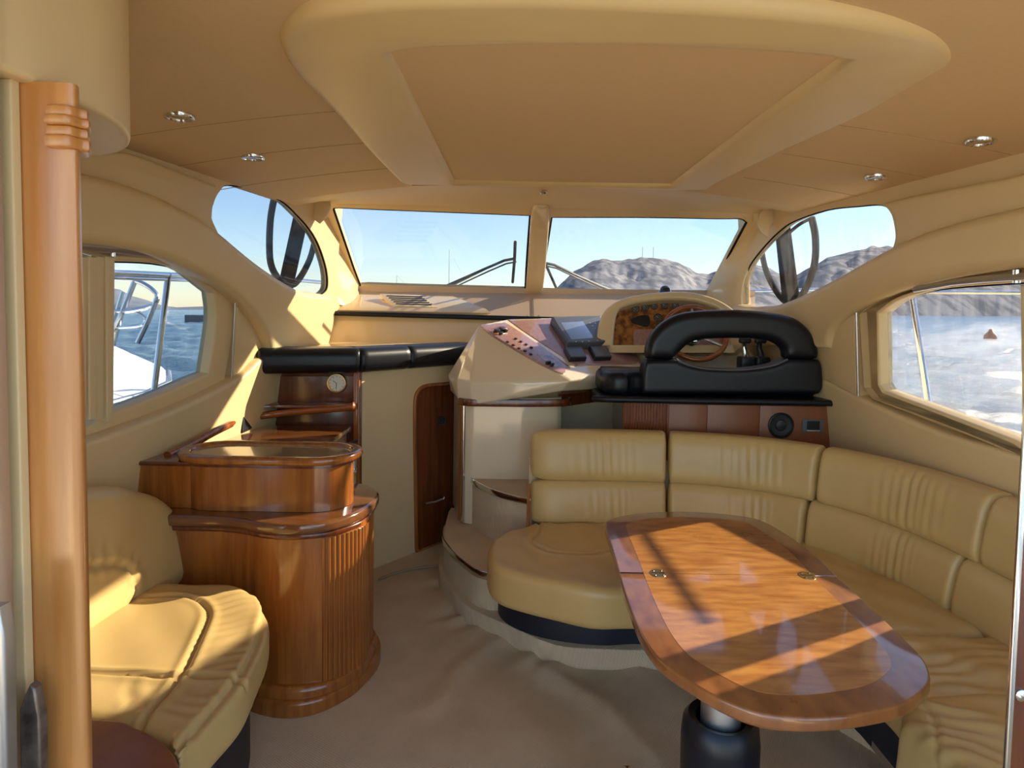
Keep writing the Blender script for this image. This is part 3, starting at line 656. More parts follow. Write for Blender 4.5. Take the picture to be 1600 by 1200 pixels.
bw = sm3([(-2.0, 4.9, 1.68), (-1.9, 6, 1.68), (-1.4, 7.6, 1.70), (-.5, 9.2, 1.72), (.1, 9.6, 1.72), (.7, 9.2, 1.72), (1.6, 7.6, 1.70), (2.1, 6, 1.66), (2.25, 4.9, 1.64)], 6)
MB().tube(bw, .016, 8).build('rail', chrome, t)
for k in (2, 9, 16, 32, 39, 46): MB().tube([bw[k], (bw[k].x*.97, bw[k].y, 1.1)], .013, 8).build('stanchion', chrome, t)
# small deck gear on the left side deck
t = thing('mooring_cleat', (-1.95, 4.3, .92), 'small steel mooring cleat on the left side deck', 'cleat')
MB().tube([(-1.95, 4.18, .99), (-1.95, 4.42, .99)], [.012, .012], 8).build('horn', chrome, t)
for y in (4.26, 4.34): MB().tube([(-1.95, y, .92), (-1.95, y, .99)], .012, 8).build('foot', chrome, t)

# wipers outside the windscreen
def wiper(blade, arm, lab):
    t = thing('wiper', WS.w(*WS.px([arm[-1]])[0], -.05), lab, 'wiper')
    def q(pts, n): return [WS.w(*p, n) for p in WS.px(pts, n)]
    MB().tube(q(blade, -.07), .011, 8).build('blade', rubber, t)
    MB().tube(q(arm, -.09), [.010]*(len(arm)-2)+[.014, .02], 8).build('arm', grey_p, t)
    MB().tube(q([(u+3, v+5) for u, v in arm], -.09), [.006]*len(arm), 8).build('link', grey_p, t)
wiper([(805, 378), (804, 405), (801, 441)], [(804, 404), (788, 407), (760, 419), (728, 434), (694, 450)], 'windscreen wiper on the left pane, its blade standing upright')
wiper([(850, 407), (858, 425), (869, 450)], [(852, 411), (866, 414), (900, 430), (935, 446), (972, 461)], 'windscreen wiper on the right pane, its blade leaning beside the mullion')
# cockpit sole and bulwarks behind the camera; unseen, pale and low to bounce sun in
S(MB().box(-1.95, 2.15, -4.6, -.42, -.16, -.08, .01), 'cockpit_sole', M('cockpit_deck', (.80, .68, .48), .6, col2=(.76, .64, .45), nscale=8))
S(MB().box(-2.15, -1.95, -4.6, 1.0, -.9, .45, .03), 'bulwark_left', hull_w); S(MB().box(2.15, 2.35, -4.6, 1.0, -.9, .45, .03), 'bulwark_right', hull_w)
# ------------------------------------------------------------------ aft doorway, post and valance
H = HZ
hv = H(1.76)
VAL = [(5, 108), (60, 131), (110, 155), (160, 180), (192, 202), (204, 222), (196, 236), (170, 243), (140, 245), (110, 244)]
q = hv.px(VAL); q += [(-1.35, 1.20), (-1.35, .55), (-.62, .55)]
vb = MB().prism(Pl((0, 0, 1.76), (1, 0, 0), (0, 1, 0)), sm([p[:2] for p in q[:-3]], 4, closed=False)+[p[:2] for p in q[-3:]], 0, .30, .0, both=True, bev0=.010, seg=3)
tag(vb.build('overhead_locker', vinyl), 'cream overhead locker with rounded end in the top left corner', 'locker')
# door post
pp = thing('door_post', (-.70, .98, 0), 'varnished wooden door post with carved bands at the top, left side', 'post')
yf = .922
a = at(28, 200, yf).x; b = at(124, 200, yf).x
kb = b/yf
out = [(a, yf, 'c'), (a+.035, yf, 'c'), (b-.016, yf+.004), (kb*(yf+.016)-.001, yf+.016), (kb*(yf+.035), yf+.035), (kb*(yf+.06)-.006, yf+.06, 'c'), (kb*(yf+.06)-.05, yf+.10, 'c'), (a, yf+.10, 'c')]
MB().prism(H(0), sm(out, 4), 0, 1.762, 0).build('shaft', wood_post, pp)
def bandz(v): return at(100, v, yf).z
for v0, v1, g in ((176, 190, .012), (208, 226, .012), (160, 176, .004), (192, 207, .004)):
    g *= .5; o2 = [(at(76, 200, yf).x, yf-.003-g, 'c'), (b-.014, yf-.002-g), (b+g*.5-.008, yf+.012), (b*1.004+g*.5, yf+.022), (b+g-.03, yf+.06, 'c'), (b-.05, yf+.06, 'c')]
    MB().prism(H(0), sm(o2, 4), bandz(v1+6), bandz(v0+4), .004, both=True).build('carved_band', wood_post, pp)
# bulkhead edge left of the post
bk = thing('door_frame', (-1.0, 1.1, 0), 'cream door frame edge with worn steel strip at far left', 'door frame')
yb = .92
MB().prism(FY(yb), [(-1.3, 0), (at(29, 200, yb).x+.002, 0), (at(29, 200, yb).x+.002, 1.76), (-1.3, 1.76)], 0.0, .015, .003).build('frame_edge', vinyl, bk)
a1 = at(-16, 300, .87)
MB().box(a1.x-.08, a1.x+.004, .85, .89, 0, 1.9, .006).build('steel_strip', steel, bk)
pl = FY(.845)
MB().prism(pl, pl.px([(-40, 940), (16, 940), (24, 985), (28, 1260), (-40, 1260)]), 0, .02, .006).build('steel_plate', steel, bk)
# broken dark trim at the foot of the post
pl = FY(.895)
q = pl.px([(42, 1100), (50, 1078), (57, 1062), (66, 1068), (70, 1090), (74, 1110), (76, 1260), (44, 1260)])
MB().prism(pl, q, 0, .015, .004).build('broken_trim', M('tarnished', (.10, .075, .06), .35, .6, col2=(.25, .2, .17), nscale=30), bk)
# right door frame
rf = thing('door_frame', (.86, 1.1, 0), 'dark varnished door frame with bright steel edge at far right', 'door frame')
xr = at(1580, 1000, 1.05).x
MB().prism(H(0), [(xr+.002, 1.05), (xr+.15, 1.05), (xr+.15, 1.11), (xr*1.11/1.05+.006, 1.11)], 0, 1.49, .0).build('jamb', wood_d, rf)
MB().box(xr-.004, xr+.006, 1.042, 1.049, 0, 1.49, .002).build('edge_strip', chrome, rf)
MB().lathe((xr+.02, 1.05, at(1580, 1085, 1.05).z), [(.010, 0), (.010, .004), (.004, .007)], axis=(0, -1, 0), n=14).build('stud', chrome, rf)

# ------------------------------------------------------------------ left settee
SZ = .48
st = thing('settee', (-1.1, 1.8, 0), 'cream leather settee with rounded end along the left wall', 'settee')
hp = H(SZ)
SEAT = [(300, 911), (360, 913), (398, 925), (417, 948), (419, 985), (402, 1035), (368, 1090), (300, 1165), (225, 1250)]
q = sm([p[:2] for p in hp.px(SEAT)], 5, closed=False)
yE = 1.30
ARC = [(-.70, 1.285), (-.735, 1.325), (-.79, 1.37), (-.87, 1.41), (-.96, 1.435), (-1.36, 1.445)]
q = [p for p in q if p[1] > yE] + ARC + [(-1.36, q[0][1])]
s0 = MB().prism(H(SZ), q, -.135, .012, .045, both=True, bev0=.05, seg=4).build('seat_cushion', leather, st)
def L2(pl, pts): return [p[:2] for p in pl.px(pts)]
seams = [sm(L2(hp, [(225, 938), (275, 938), (310, 945), (325, 962), (318, 990), (300, 1030), (278, 1068), (225, 1130), (170, 1195)]), 4, closed=False),
         L2(hp, [(130, 1058), (200, 1060), (280, 1066)]), sm(L2(hp, [(285, 1062), (330, 1063), (380, 1067)]), 3, closed=False)]
edge = sm(L2(hp, [(408, 930), (415, 950), (408, 985), (392, 1030), (360, 1080), (300, 1150), (240, 1220)]), 4, closed=False)
fline = L2(hp, [(365, 925), (372, 960), (360, 1010), (330, 1060)]); f2 = L2(hp, [(330, 1090), (280, 1130), (220, 1190)]); f3 = L2(hp, [(180, 1100), (240, 1085), (150, 1180)])
cushion(s0, .011, 4, hp, seams+[edge], [(fline, .0018, .05, .06), (f2, .0018, .045, .05), (f3, .0018, .055, .07)], depth=.013, width=.0075)
LB = Pl((-1.235, 0, 0), (.03, 1, 0), (-.16, 0, 1))
BACK = [(40, 762), (135, 756), (200, 757), (258, 772), (288, 802), (300, 850), (298, 905), (260, 930), (215, 955), (137, 1002), (40, 1060)]
q = sm(L2(LB, BACK), 4)
s1 = MB().prism(LB, q, -.15, .0, .055, both=True, bev0=.04, seg=5).build('backrest', leather, st)
cushion(s1, .012, 4, LB, [sm(L2(LB, [(60, 890), (135, 885), (180, 882), (205, 892), (216, 915), (210, 948)]), 4, closed=False)],
        [(L2(LB, [(140, 875), (180, 870), (215, 885), (222, 915)]), .003, .05, .04)], depth=.010, width=.010)
# navy base under it
q2 = inset(sm([p[:2] for p in hp.px(SEAT)], 5, closed=False)[::-1] if False else q, 0)
base = [(-1.38, 1.45), (-.80, 1.45), (-.795, 1.65), (-.85, 1.95), (-.93, 2.08), (-1.10, 2.14), (-1.38, 2.14)]
MB().prism(H(0), sm([(p[0], p[1], 'c') if i in (0, 1, 5, 6) else p for i, p in enumerate(base)], 5), .0, .345, .01).build('base', black_v, st)
# wooden end panel of the settee
ep = L2(H(.50), [(100, 1150), (150, 1150), (200, 1161), (240, 1180), (268, 1203), (285, 1235), (290, 1300)])
ep = sm(ep, 4, closed=False)+[(ep[-1][0], .90), (ep[0][0], .90)]
e_ = thing('end_table', (-1.0, 1.1, 0), 'dark varnished rounded wooden end panel at bottom left, beside the settee', 'end panel')
ep = [(p[0]+.004, p[1]-.014) for p in sm(ARC[::-1], 4, closed=False)] + [(-.665, 1.24), (-.655, 1.0), (-1.36, 1.0)]
MB().prism(H(0), ep, .47, .50, .010, both=True).build('top', wood_m, e_)
MB().prism(H(0), inset(ep if area(ep) > 0 else ep[::-1], .02), 0, .47, 0).build('side_panel', wood, e_)

# ------------------------------------------------------------------ wooden bar cabinet with tambour front
CT = .69
def body_outline(g=0.0):
    p = [(-1.40, 2.27+g), (-1.17, 2.27+g), (-1.08, 2.265+g), (-1.0, 2.245+g), (-.92, 2.21+g), (-.84, 2.195+g), (-.76, 2.205+g), (-.69, 2.24+g*.7), (-.63, 2.31+g*.4), (-.595, 2.40), (-.582-g*.8, 2.50), (-.59-g*.8, 2.60), (-.63-g, 2.68-g*.4), (-.70-g, 2.74-g), (-.80, 2.76-g), (-1.40, 2.76-g)]
    return [(a, b, 'c') if i in (0, 14, 15) else (a, b) for i, (a, b) in enumerate(p)]
bc = thing('bar_cabinet', (-1.0, 2.45, 0), 'low varnished wooden bar cabinet with ribbed tambour front and rounded corner', 'cabinet')
bodyo = sm(body_outline(.035), 5)
MB().prism(H(0), bodyo, .05, CT-.045, 0).build('body', wood, bc)
MB().prism(H(0), sm(body_outline(.0), 5), CT-.042, CT, .014, both=True, seg=4).build('counter_top', top_w, bc)
MB().prism(H(0), sm(body_outline(.016), 5), CT-.062, CT-.042, .006, both=True).build('counter_moulding', wood_d, bc)
MB().prism(H(0), sm(body_outline(-.012), 5), .0, .055, .014, seg=3).build('plinth', wood, bc)
MB().prism(H(0), sm(body_outline(.008), 5), .055, .095, .018, seg=3).build('plinth_moulding', wood, bc)
# tambour slats follow the curved corner
bo = [Vector((p[0], p[1], 0)) for p in bodyo]
def pathlen(P): return [0]+list(np.cumsum([(P[i+1]-P[i]).length for i in range(len(P)-1)]))
st_i = min(range(len(bo)), key=lambda i: (bo[i]-Vector((-.725, 2.255, 0))).length); path = bo[st_i:st_i+45]
path = [p for p in path if p.x > -.78]; pls = pathlen(path)
def along(P, Ls, s):
    for i in range(len(P)-1):
        if s <= Ls[i+1] or i == len(P)-2:
            t = (s-Ls[i])/(Ls[i+1]-Ls[i]+1e-9); return P[i].lerp(P[i+1], t), (P[i+1]-P[i]).normalized()
nsl = 26; pitch = min(pls[-1]/nsl, .0185)
slm = None
for k in range(nsl):
    p, tg = along(path, pls, .008+k*pitch)
    if slm is None:
        mb = MB().prism(H(0), [(.0065*math.cos(a)*1.05, -.0065*math.sin(a)*1.1) for a in np.linspace(0, math.pi, 7)], .095, CT-.066, 0)
        slat = mb.build('tambour_slat', wood, bc); slm = slat.data; z0 = slat.location.z; o = slat
    else:
        o = bpy.data.objects.new('tambour_slat', slm); C.objects.link(o); o.parent = bc
    nrm = Vector((tg.y, -tg.x, 0)); o.location = Vector((p.x+nrm.x*.002, p.y+nrm.y*.002, 0)) - WL[bc.name]; o.location.z = z0
    o.rotation_euler.z = math.atan2(tg.y, tg.x)
# raised box with racetrack top
ub = thing('bar_riser', (-1.0, 2.45, CT), 'raised oval ended wooden bar riser with pale inlaid top, on the bar cabinet', 'bar riser')
def stad(x0, x1, y0, y1, n=10):
    r = (y1-y0)/2; cy = (y0+y1)/2; return [(x1-r+r*math.cos(a), cy+r*math.sin(a)) for a in np.linspace(-math.pi/2, math.pi/2, n)]+[(x0+r+r*math.cos(a), cy+r*math.sin(a)) for a in np.linspace(math.pi/2, 3*math.pi/2, n)]
so_ = stad(-1.32, -.625, 2.295, 2.615)
MB().prism(H(0), inset(so_, .035), CT+.001, .872, 0).build('box', wood, ub)
MB().prism(H(0), so_, .868, .900, .014, both=True, seg=4, holes=[inset(so_, .045)]).build('rim', wood, ub)
MB().prism(H(0), inset(so_, .044), .868, .888, 0).build('inlay', M('pale_inlay', (.50, .36, .17), .15, coat=1), ub)
MB().prism(H(0), inset(so_, .028), .855, .869, .005).build('neck_moulding', wood_d, ub)
wc = thing('wall_cabinet', (-1.4, 2.5, 0), 'low wooden side cabinet between the left wall and the bar riser', 'cabinet')
cs = HZ(.86).px([(188, 737), (345, 737), (345, 722), (288, 716), (226, 718)])
MB().box(-1.52, -1.16, 2.36, 2.60, CT+.001, .850, .0).build('body', wood, wc)
MB().box(-1.53, -1.15, 2.35, 2.61, .850, .866, .005).build('top', wood_d, wc)

# ------------------------------------------------------------------ galley behind: clock panel, rails, dark recess
gp = thing('galley_cabinet', (-1.1, 3.42, 0), 'dark varnished galley cabinet standing under the black padded ledge', 'cabinet')
yg = 3.42; pl = FY(yg)
MB().box(at(428, 600, yg).x, at(565, 600, yg).x, yg, yg+.30, 0, 1.145, .004).build('carcass', wood_d, gp)
MB().box(-1.56, at(430, 600, yg).x+.01, yg+.02, yg+.3, 0, 1.145, 0).build('side_panel', wood_d, gp)
MB().prism(pl, L2(pl, [(424, 587), (562, 587), (562, 640), (414, 640)]), 0, .008, .003).build('upper_panel', wood_d, gp)
# gimballed latches
def latch(u, v, par, P_, nm='latch', w=.035, h=.028):
    a, b = P_.px([(u, v)])[0]
    f = MB().prism(P_, rrect(a-w, b-h, a+w, b+h, .008), 0, .012, .003).build(nm, black_p, par)
    MB().prism(P_, rrect(a-w*.62, b-h*.7, a+w*.62, b+h*.55, .005), .012, .018, .003).build('latch_plate', dark, f)
    MB().prism(P_, rrect(a-w*.62, b-h*.75, a+w*.62, b-h*.45, .003), .012, .021, .002).build('latch_bar', steel, f)
latch(535, 678, gp, pl); latch(541, 702, gp, pl, h=.024)
ck = thing('clock', pl.w(*pl.px([(528, 598)])[0]), 'round brass rimmed ship clock on the dark galley panel', 'clock')
cc = pl.w(*pl.px([(528, 598)])[0], .008)
MB().lathe(cc, [(.052, 0), (.054, .012), (.050, .020), (.044, .021), (.042, .014)], axis=(0, -1, 0), n=36).build('bezel', brass, ck)
MB().lathe(cc, [(.043, 0), (.043, .015)], axis=(0, -1, 0), n=30).build('dial', dialface, ck)
for k in range(12):
    a = math.radians(30*k); r0, r1 = .033, .039
    MB().tube([cc+Vector((math.sin(a)*r0, -.016, math.cos(a)*r0)), cc+Vector((math.sin(a)*r1, -.016, math.cos(a)*r1))], .0012, 4).build('hour_mark', black_p, ck)
for a, r in ((math.radians(305), .022), (math.radians(185), .031)):
    MB().tube([cc+Vector((0, -.017, 0)), cc+Vector((math.sin(a)*r, -.017, math.cos(a)*r))], .0014, 4).build('hand', black_p, ck)
# fiddle rail (wood) in front
fr_ = thing('wooden_rail', at(480, 642, 3.3), 'varnished wooden grab rail with rounded end below the clock', 'rail')
pts = sm3([at(300, 690, 3.05), at(345, 670, 3.12), at(385, 655, 3.2), (at(420, 648, 3.28)), at(480, 642, 3.3), at(530, 638, 3.3), at(548, 636, 3.3), at(556, 635, 3.3)], 5)
rr = [.019]*len(pts); rr[-8:] = [.019, .020, .021, .023, .025, .026, .022, .010]
MB().tube(pts, rr, 12).build('rail', wood_h, fr_)
MB().prism(Pl((0, 0, 0), (1, 0, 0), (0, 1, 0)), [(p.x, p.y-.004) for p in pts[10:]]+[(at(552, 640, 3.41).x, 3.415), (-1.5, 3.415)], .925, .94, .003).build('shelf', wood_d, fr_)
r2 = thing('handrail', at(330, 685, 2.9), 'lit varnished handrail fixed along the left wall above the bar riser', 'rail')
pts = sm3([LW.w(*LW.px([q], .14)[0], .14) for q in ((262, 712), (300, 694), (335, 675), (366, 660))], 5)
MB().tube(pts, [.017]*(len(pts)-2)+[.016, .008], 12).build('rail', wood_h, r2)
for k in (3, 12): MB().tube([pts[k], pts[k]-LW.n*.05-Vector((0, 0, .03))], .010, 8).build('bracket', wood_h, r2)
# galley worktop and black block under the rail
gc = thing('galley_counter', (-1.2, 3.0, 0), 'dark galley counter in the gap between the bar and clock panel', 'counter')
MB().box(-1.50, -.92, 2.80, 3.30, 0, .80, .0).build('body', wood_d, gc)
MB().box(-1.50, -.90, 2.78, 3.32, .80, .83, .008).build('worktop', top_w, gc)
k_ = thing('galley_block', at(355, 680, 2.95), 'small plain black block on the galley counter', 'appliance')  # plain black block filling the gap under the rail, no particular device
p = at(357, 690, 3.02); MB().box(p.x-.14, p.x+.05, 3.06, 3.20, .831, .93, .012).build('body', black_p, k_)
MB().box(p.x+.015, p.x+.035, 3.052, 3.062, .85, .90, .003).build('label_plate', white_p, k_)
# chrome tap column
tp = thing('chrome_tube', at(549, 770, 2.9), 'polished chrome tube holder with ringed collars behind the bar counter', 'holder')
p = at(549, 740, 2.92)
MB().lathe((p.x, p.y, .60), [(.022, 0), (.022, .085), (.025, .088), (.025, .095), (.022, .098), (.025, .101), (.025, .108), (.022, .112), (.022, .175), (.018, .180), (.018, .188)], n=24).build('tube', chrome, tp)
MB().tube([(p.x-.02, p.y+.02, .60), (p.x-.02, p.y+.02, .79), (p.x-.01, p.y+.03, .82), (p.x+.02, p.y+.03, .83)], .008, 8).build('bracket', black_p, tp)
MB().box(-1.0, -.89, 2.79, 3.40, 0, .60, .004).build('floor_locker', wood_d, label='dark low wooden locker on floor behind the bar cabinet, under the chrome tube', cat='locker')

# ------------------------------------------------------------------ left forward ledge with black bolster, panel and door
fd = thing('forward_ledge', (-.9, 3.9, 0), 'cream moulded ledge and panel below the windscreen, left of helm', 'ledge')
P1, P2, P3 = Vector((-1.38, 3.22, 0)), Vector((-.885, 3.44, 0)), Vector((-.40, 3.98, 0))
P1 = Vector((-1.50, 3.24, 0)); P2 = Vector((at(562, 578, 3.36).x, 3.36, 0)); P3 = Vector((at(728, 566, 4.0).x, 4.0, 0)); P4 = Vector((at(800, 560, 4.28).x, 4.28, 0))
MB().prism(H(0), [(-1.50, 3.30), (P2.x-.03, 3.44), (P3.x-.06, 4.07), (P4.x, 4.4), (-.2, 4.9), (-1.5, 4.9)], 1.19, 1.225, .01).build('ledge_top', gel, fd)
FP = Pl((P2.x-.02, P2.y+.05, 0), (P3-P2), (0, 0, 1))
MB().prism(FP, [(0, -.2), (.95, -.2), (.95, 1.15), (0, 1.15)], -.03, 0, 0).build('panel', beige_wall, fd)
MB().box(P2.x-.045, P2.x-.012, 3.40, 3.47, -.0, 1.15, .004).build('corner_post', wood, fd)
Q = FP.px([(648, 600)])[0][0]
# rising face up to the dash top, and the dash top shelf
xs = np.linspace(0, 1, 16)
f0 = [at(498+430*t, 539-2*t, 4.22) for t in xs]; f1 = [at(510+420*t, 499+4*t, 4.34) for t in xs]; f2_ = [at(513+420*t, 488+8*t, 4.36) for t in xs]
for c in (f0,): 
    for p in c: p.z = 1.222
MB().loft([f0, [a.lerp(b, .5)+Vector((0, -.012, 0)) for a, b in zip(f0, f1)], f1, f2_], .02).build('riser', gel, fd)
bt_ = [at(510+420*t, 489+12*t, 4.33) for t in xs]
MB().tube(bt_, .017, 12).build('black_trim', black_l, fd)
g0 = [at(508+258*t, 484+5*t, 4.36) for t in xs]; g1 = [at(508+200*t, 459+4*t, 4.70) for t in xs]
zt = [Vector((p.x, p.y, p.z-.0)) for p in g0]
MB().loft([zt, [a.lerp(b, .1)+Vector((0, 0, .015)) for a, b in zip(zt, g1)], [a.lerp(b, .6)+Vector((0, 0, .008)) for a, b in zip(zt, g1)], g1], .02).build('dash_top', gel, fd)
# small raised vent box
va = thing('air_vent', at(640, 475, 4.5), 'slotted air vent in the cream dash top at left', 'vent')
zz_ = at(640, 475, 4.5).z
def dsh(u, v): return [at(u, v, 4.5 - (v-475)*.012)]
q = [at(594, 463, 4.60), at(660, 465, 4.60), at(683, 484, 4.40), at(616, 483, 4.40)]
e1 = (q[1]-q[0]); e2 = (q[0]-q[3]); VP = Pl(q[3]+Vector((0, 0, .018)), e1, e2)
w_, h_ = e1.length, e2.length
vo = [(0, 0), (VP.loc(q[2])[0], 0), (VP.loc(q[1])), (VP.loc(q[0]))]
MB().prism(VP, vo, -.02, .004, .003).build('grille', gel, va)
for k in range(5):
    t = .14+.16*k
    a = Vector(vo[0]+(0,)).lerp(Vector(tuple(vo[3])+(0,)), t); b = Vector(vo[1]+(0,)).lerp(Vector(tuple(vo[2])+(0,)), t)
    a, b = a.lerp(b, .08), a.lerp(b, .92)
    MB().prism(VP, [(a.x, a.y), (b.x, b.y), (b.x, b.y+h_*.07), (a.x, a.y+h_*.07)], .003, .0052, 0).build('slot', dark, va)
# black bolster
bl = thing('bolster', (-.9, 3.4, 1.13), 'long black leather bolster bent along the cream ledge edge', 'bolster')
def bolster(pa, pb, nm, first=False):
    d = (pb-pa).normalized(); n_ = Vector((d.y, -d.x, 0)); L = (pb-pa).length
    prof = [(0.0, .0), (.10, .0)] 
    P_ = Pl(pa, n_, (0, 0, 1))
    pr = rrect(-.20, 1.105, .03, 1.238, .05, 5)
    V = []; F = []; ns = 10
    ss = [0, .006, .02] + list(np.linspace(.04, L-.04, ns)) + [L-.02, L-.006, L]
    for s in ss:
        e = min(s, L-s); k = 1-.10*max(0, 1-e/.02)**2
        for (a, b) in pr: V.append(pa + d*s + n_*((a+.085)*k-.085) + Vector((0, 0, (b-1.185)*k+1.185)))
    n = len(pr)
    for i in range(len(ss)-1):
        for k in range(n): F.append((i*n+k, i*n+(k+1) % n, (i+1)*n+(k+1) % n, (i+1)*n+k))
    F.append(tuple(range(n))[::-1]); F.append(tuple((len(ss)-1)*n+k for k in range(n)))
    MB().add(V, F).build(nm, black_l, bl, ang=50)
bolster(Vector((at(399, 585, 3.2).x, 3.22, 0)), P2, 'pad'); mid = P2.lerp(P3, .42); bolster(P2, mid, 'pad'); bolster(mid, P3.lerp(P4, .25), 'pad')
# forward cabin door
dr = thing('door_1', FP.w(.5, 0), kind='structure')
DO = [(652, 905, 'c'), (649, 700, 'c'), (649, 635), (652, 615), (664, 605), (690, 602), (720, 600), (790, 600, 'c'), (790, 905, 'c')]
q = sm(L2(FP, DO) if False else [tuple(p) for p in FP.px(DO)], 4)
qf = inset(q if area(q) > 0 else q[::-1], -.018)
MB().prism(FP, [(a, max(b, 0.0)) for a, b in qf], 0, .016, .006, holes=[[(a, max(b, .012)) for a, b in q]]).build('door_frame', wood, dr)
MB().prism(FP, [(a, max(b, .012)) for a, b in q], 0, .007, .002).build('door_leaf', wood_d, dr)
a, b = FP.px([(688, 657)])[0]
MB().lathe(FP.w(a, b, .007), [(.030, 0), (.030, .008), (.022, .012), (.018, .006), (.010, .006), (.008, .012)], axis=FP.n, n=24).build('door_lock', black_p, dr)
a, b = FP.px([(658, 784)])[0]; c_, _ = FP.px([(684, 786)])[0]
MB().tube([FP.w(a, b, .01), FP.w(a, b, .045), FP.w((a+c_)/2, b-.006, .05), FP.w(c_, b-.004, .045), FP.w(c_+.01, b+.004, .04)], .007, 8).build('door_handle', chrome, dr)
# ------------------------------------------------------------------ carpeted steps to the helm platform
XS = .0
stp = thing('helm_steps', (-.1, 3.1, 0), 'carpeted curved steps with chrome nosings rising to the helm', 'steps')
pf = [tuple(p) for p in pl_pl]
pf = [(-.44, 3.72)] + pf[:6] + [(.7, 2.50), (1.0, 2.3), (1.2, 2.0), (1.28, 1.6), (1.30, 1.2), (1.3, .8)]
pfo = sm(pf, 6, closed=False)
MB().prism(H(0), pfo + [(1.82, .8), (1.82, 1.4), (1.65, 3.05), (1.45, 3.80), (-.42, 3.80)], -.02, .085, .004).build('plinth', carpet, stp)
# first step
s1o = [tuple(atz(u, v, .26).xy) for u, v in ((693, 832), (700, 850), (722, 872), (757, 893))] + [(.02, 2.84), (.3, 2.78), (.7, 2.8)]
s1c = sm([(-.435, 3.72)]+s1o, 6, closed=False)
MB().prism(H(0), s1c + [(.7, 3.8), (-.43, 3.8)], .085, .255, .006).build('lower_step', carpet, stp)
ed = [Vector((a, b, .246)) for a, b in s1c if b < 3.5]; 
def strip(P_, z0, z1, t, name, m, par):
    P_ = [Vector((p[0], p[1], 0)) for p in P_]; out = []
    for i, p in enumerate(P_):
        a = P_[max(0, i-1)]; b = P_[min(len(P_)-1, i+1)]; d = (b-a).normalized(); out.append(p+Vector((d.y, -d.x, 0))*t)
    ol = [(p.x, p.y) for p in out] + [(p.x, p.y) for p in P_[::-1]]
    return MB().prism(H(0), ol, z0, z1, min(.004, t*.4), both=True, seg=2).build(name, m, par)
strip([p for p in s1c if p[1] < 3.52 and p[0] < 0], .225, .262, .010, 'nosing', chrome, stp)
s2o = [(-.30, 3.56)] + [tuple(atz(u, v, .52).xy) for u, v in ((744, 751), (765, 762), (795, 772), (829, 779))] + [(.07, 3.14), (.25, 3.19)]
s2c = sm(s2o, 5, closed=False)
MB().prism(H(0), s2c + [(.3, 3.8), (-.30, 3.8)], .255, .515, .006).build('upper_step', carpet, stp)
strip([p for p in s2c[3:] if p[0] < .06], .490, .522, .010, 'nosing', chrome, stp)

# ------------------------------------------------------------------ helm column and console
col = thing('helm_column', (-.05, 3.6, .26), 'glossy cream column carrying the helm console, chrome strip at its corner', 'column')
co = [(-.425, 3.86, 'c'), (-.36, 3.60), (-.335, 3.53), (-.30, 3.50), (-.24, 3.495), (.0, 3.50), (.16, 3.53), (.20, 3.56), (.215, 3.62), (.22, 3.95, 'c')]
MB().prism(H(0), sm(co, 5), .26, .965, 0).build('body', gel_w, col)
MB().tube([(-.331, 3.508, .27), (-.331, 3.508, .955)], .012, 12).build('corner_strip', chrome, col)
MB().tube([(-.352, 3.53, .27), (-.352, 3.53, .955)], .007, 8).build('inner_strip', wood, col)
# brown band below the console
bnd = sm([(-.345, 3.50), (-.31, 3.462), (-.24, 3.455), (.0, 3.462), (.17, 3.49), (.235, 3.53), (.25, 3.60)], 5, closed=False)
strip([(p[0], p[1]+.0) for p in bnd], .925, .965, .018, 'wood_band', wood_d, col)

DA = at(892, 592, 3.40); DB = at(1000, 570, 3.85); DC = at(795, 502, 3.95)
DP = Pl(DA, DB-DA, DC-DA)
def D(u, v, n=0): a = DP.px([(u, v)], n)[0]; return DP.w(a[0], a[1], n)
con = thing('helm_console', (.3, 3.9, .95), 'glossy cream helm console with mauve instrument panels', 'console')
h1 = MB().hull([D(748, 508), D(792, 499), D(950, 494), D(1004, 572), D(894, 594), at(700, 586, 3.66), at(714, 594, 3.52), at(736, 598, 3.44), at(889, 596, 3.38), at(704, 611, 3.70), at(716, 625, 3.50), at(738, 633, 3.44), at(878, 611, 3.42),
                Vector((-.43, 4.0, .97)), Vector((.3, 4.3, .97)), Vector((-.30, 4.3, .97)), Vector((.7, 3.88, 1.0)), Vector((.6, 4.3, .99)), D(792, 499)+Vector((0, .12, -.04)), D(950, 494)+Vector((0, .08, -.02))])
c1 = h1.build('console_body', gel_w, con)
cushion(c1, .008, 2, lump=0)
h2 = MB().hull([Vector((.5, 3.93, 1.10)), Vector((1.5, 3.93, 1.10)), Vector((.5, 3.95, .98)), Vector((1.5, 3.95, .98)), Vector((.5, 4.6, .98)), Vector((1.4, 4.6, .98)), Vector((.5, 4.28, 1.30)), Vector((1.42, 4.28, 1.30)), Vector((.5, 4.6, 1.36)), Vector((1.4, 4.6, 1.36))])
c2 = h2.build('dashboard', gel_w, con); cushion(c2, .012, 3, lump=0)
MB().prism(H(0), [(.20, 3.62), (.55, 3.98), (1.5, 3.98), (1.5, 4.3), (.18, 4.3)], .90, .985, .01).build('under_band', wood_d, con)
MB().box(.20, 1.48, 4.02, 4.08, .0, .93, .0).build('lower_panel', beige_wall, con)
# two inset panels
n0 = -.010
swp = MB().prism(DP, sm(DP.px([(756, 514), (766, 507), (784, 505), (798, 509), (884, 568), (884, 575), (868, 580)], .002), 4), n0, .0035, .002).build('switch_panel', pinkp, con)
rap = MB().prism(DP, sm(DP.px([(801, 505), (812, 500), (925, 497), (942, 503), (996, 556), (996, 565), (985, 569), (905, 570), (893, 566)], .002), 4), n0, .0035, .002).build('radar_panel', pinkp, con)
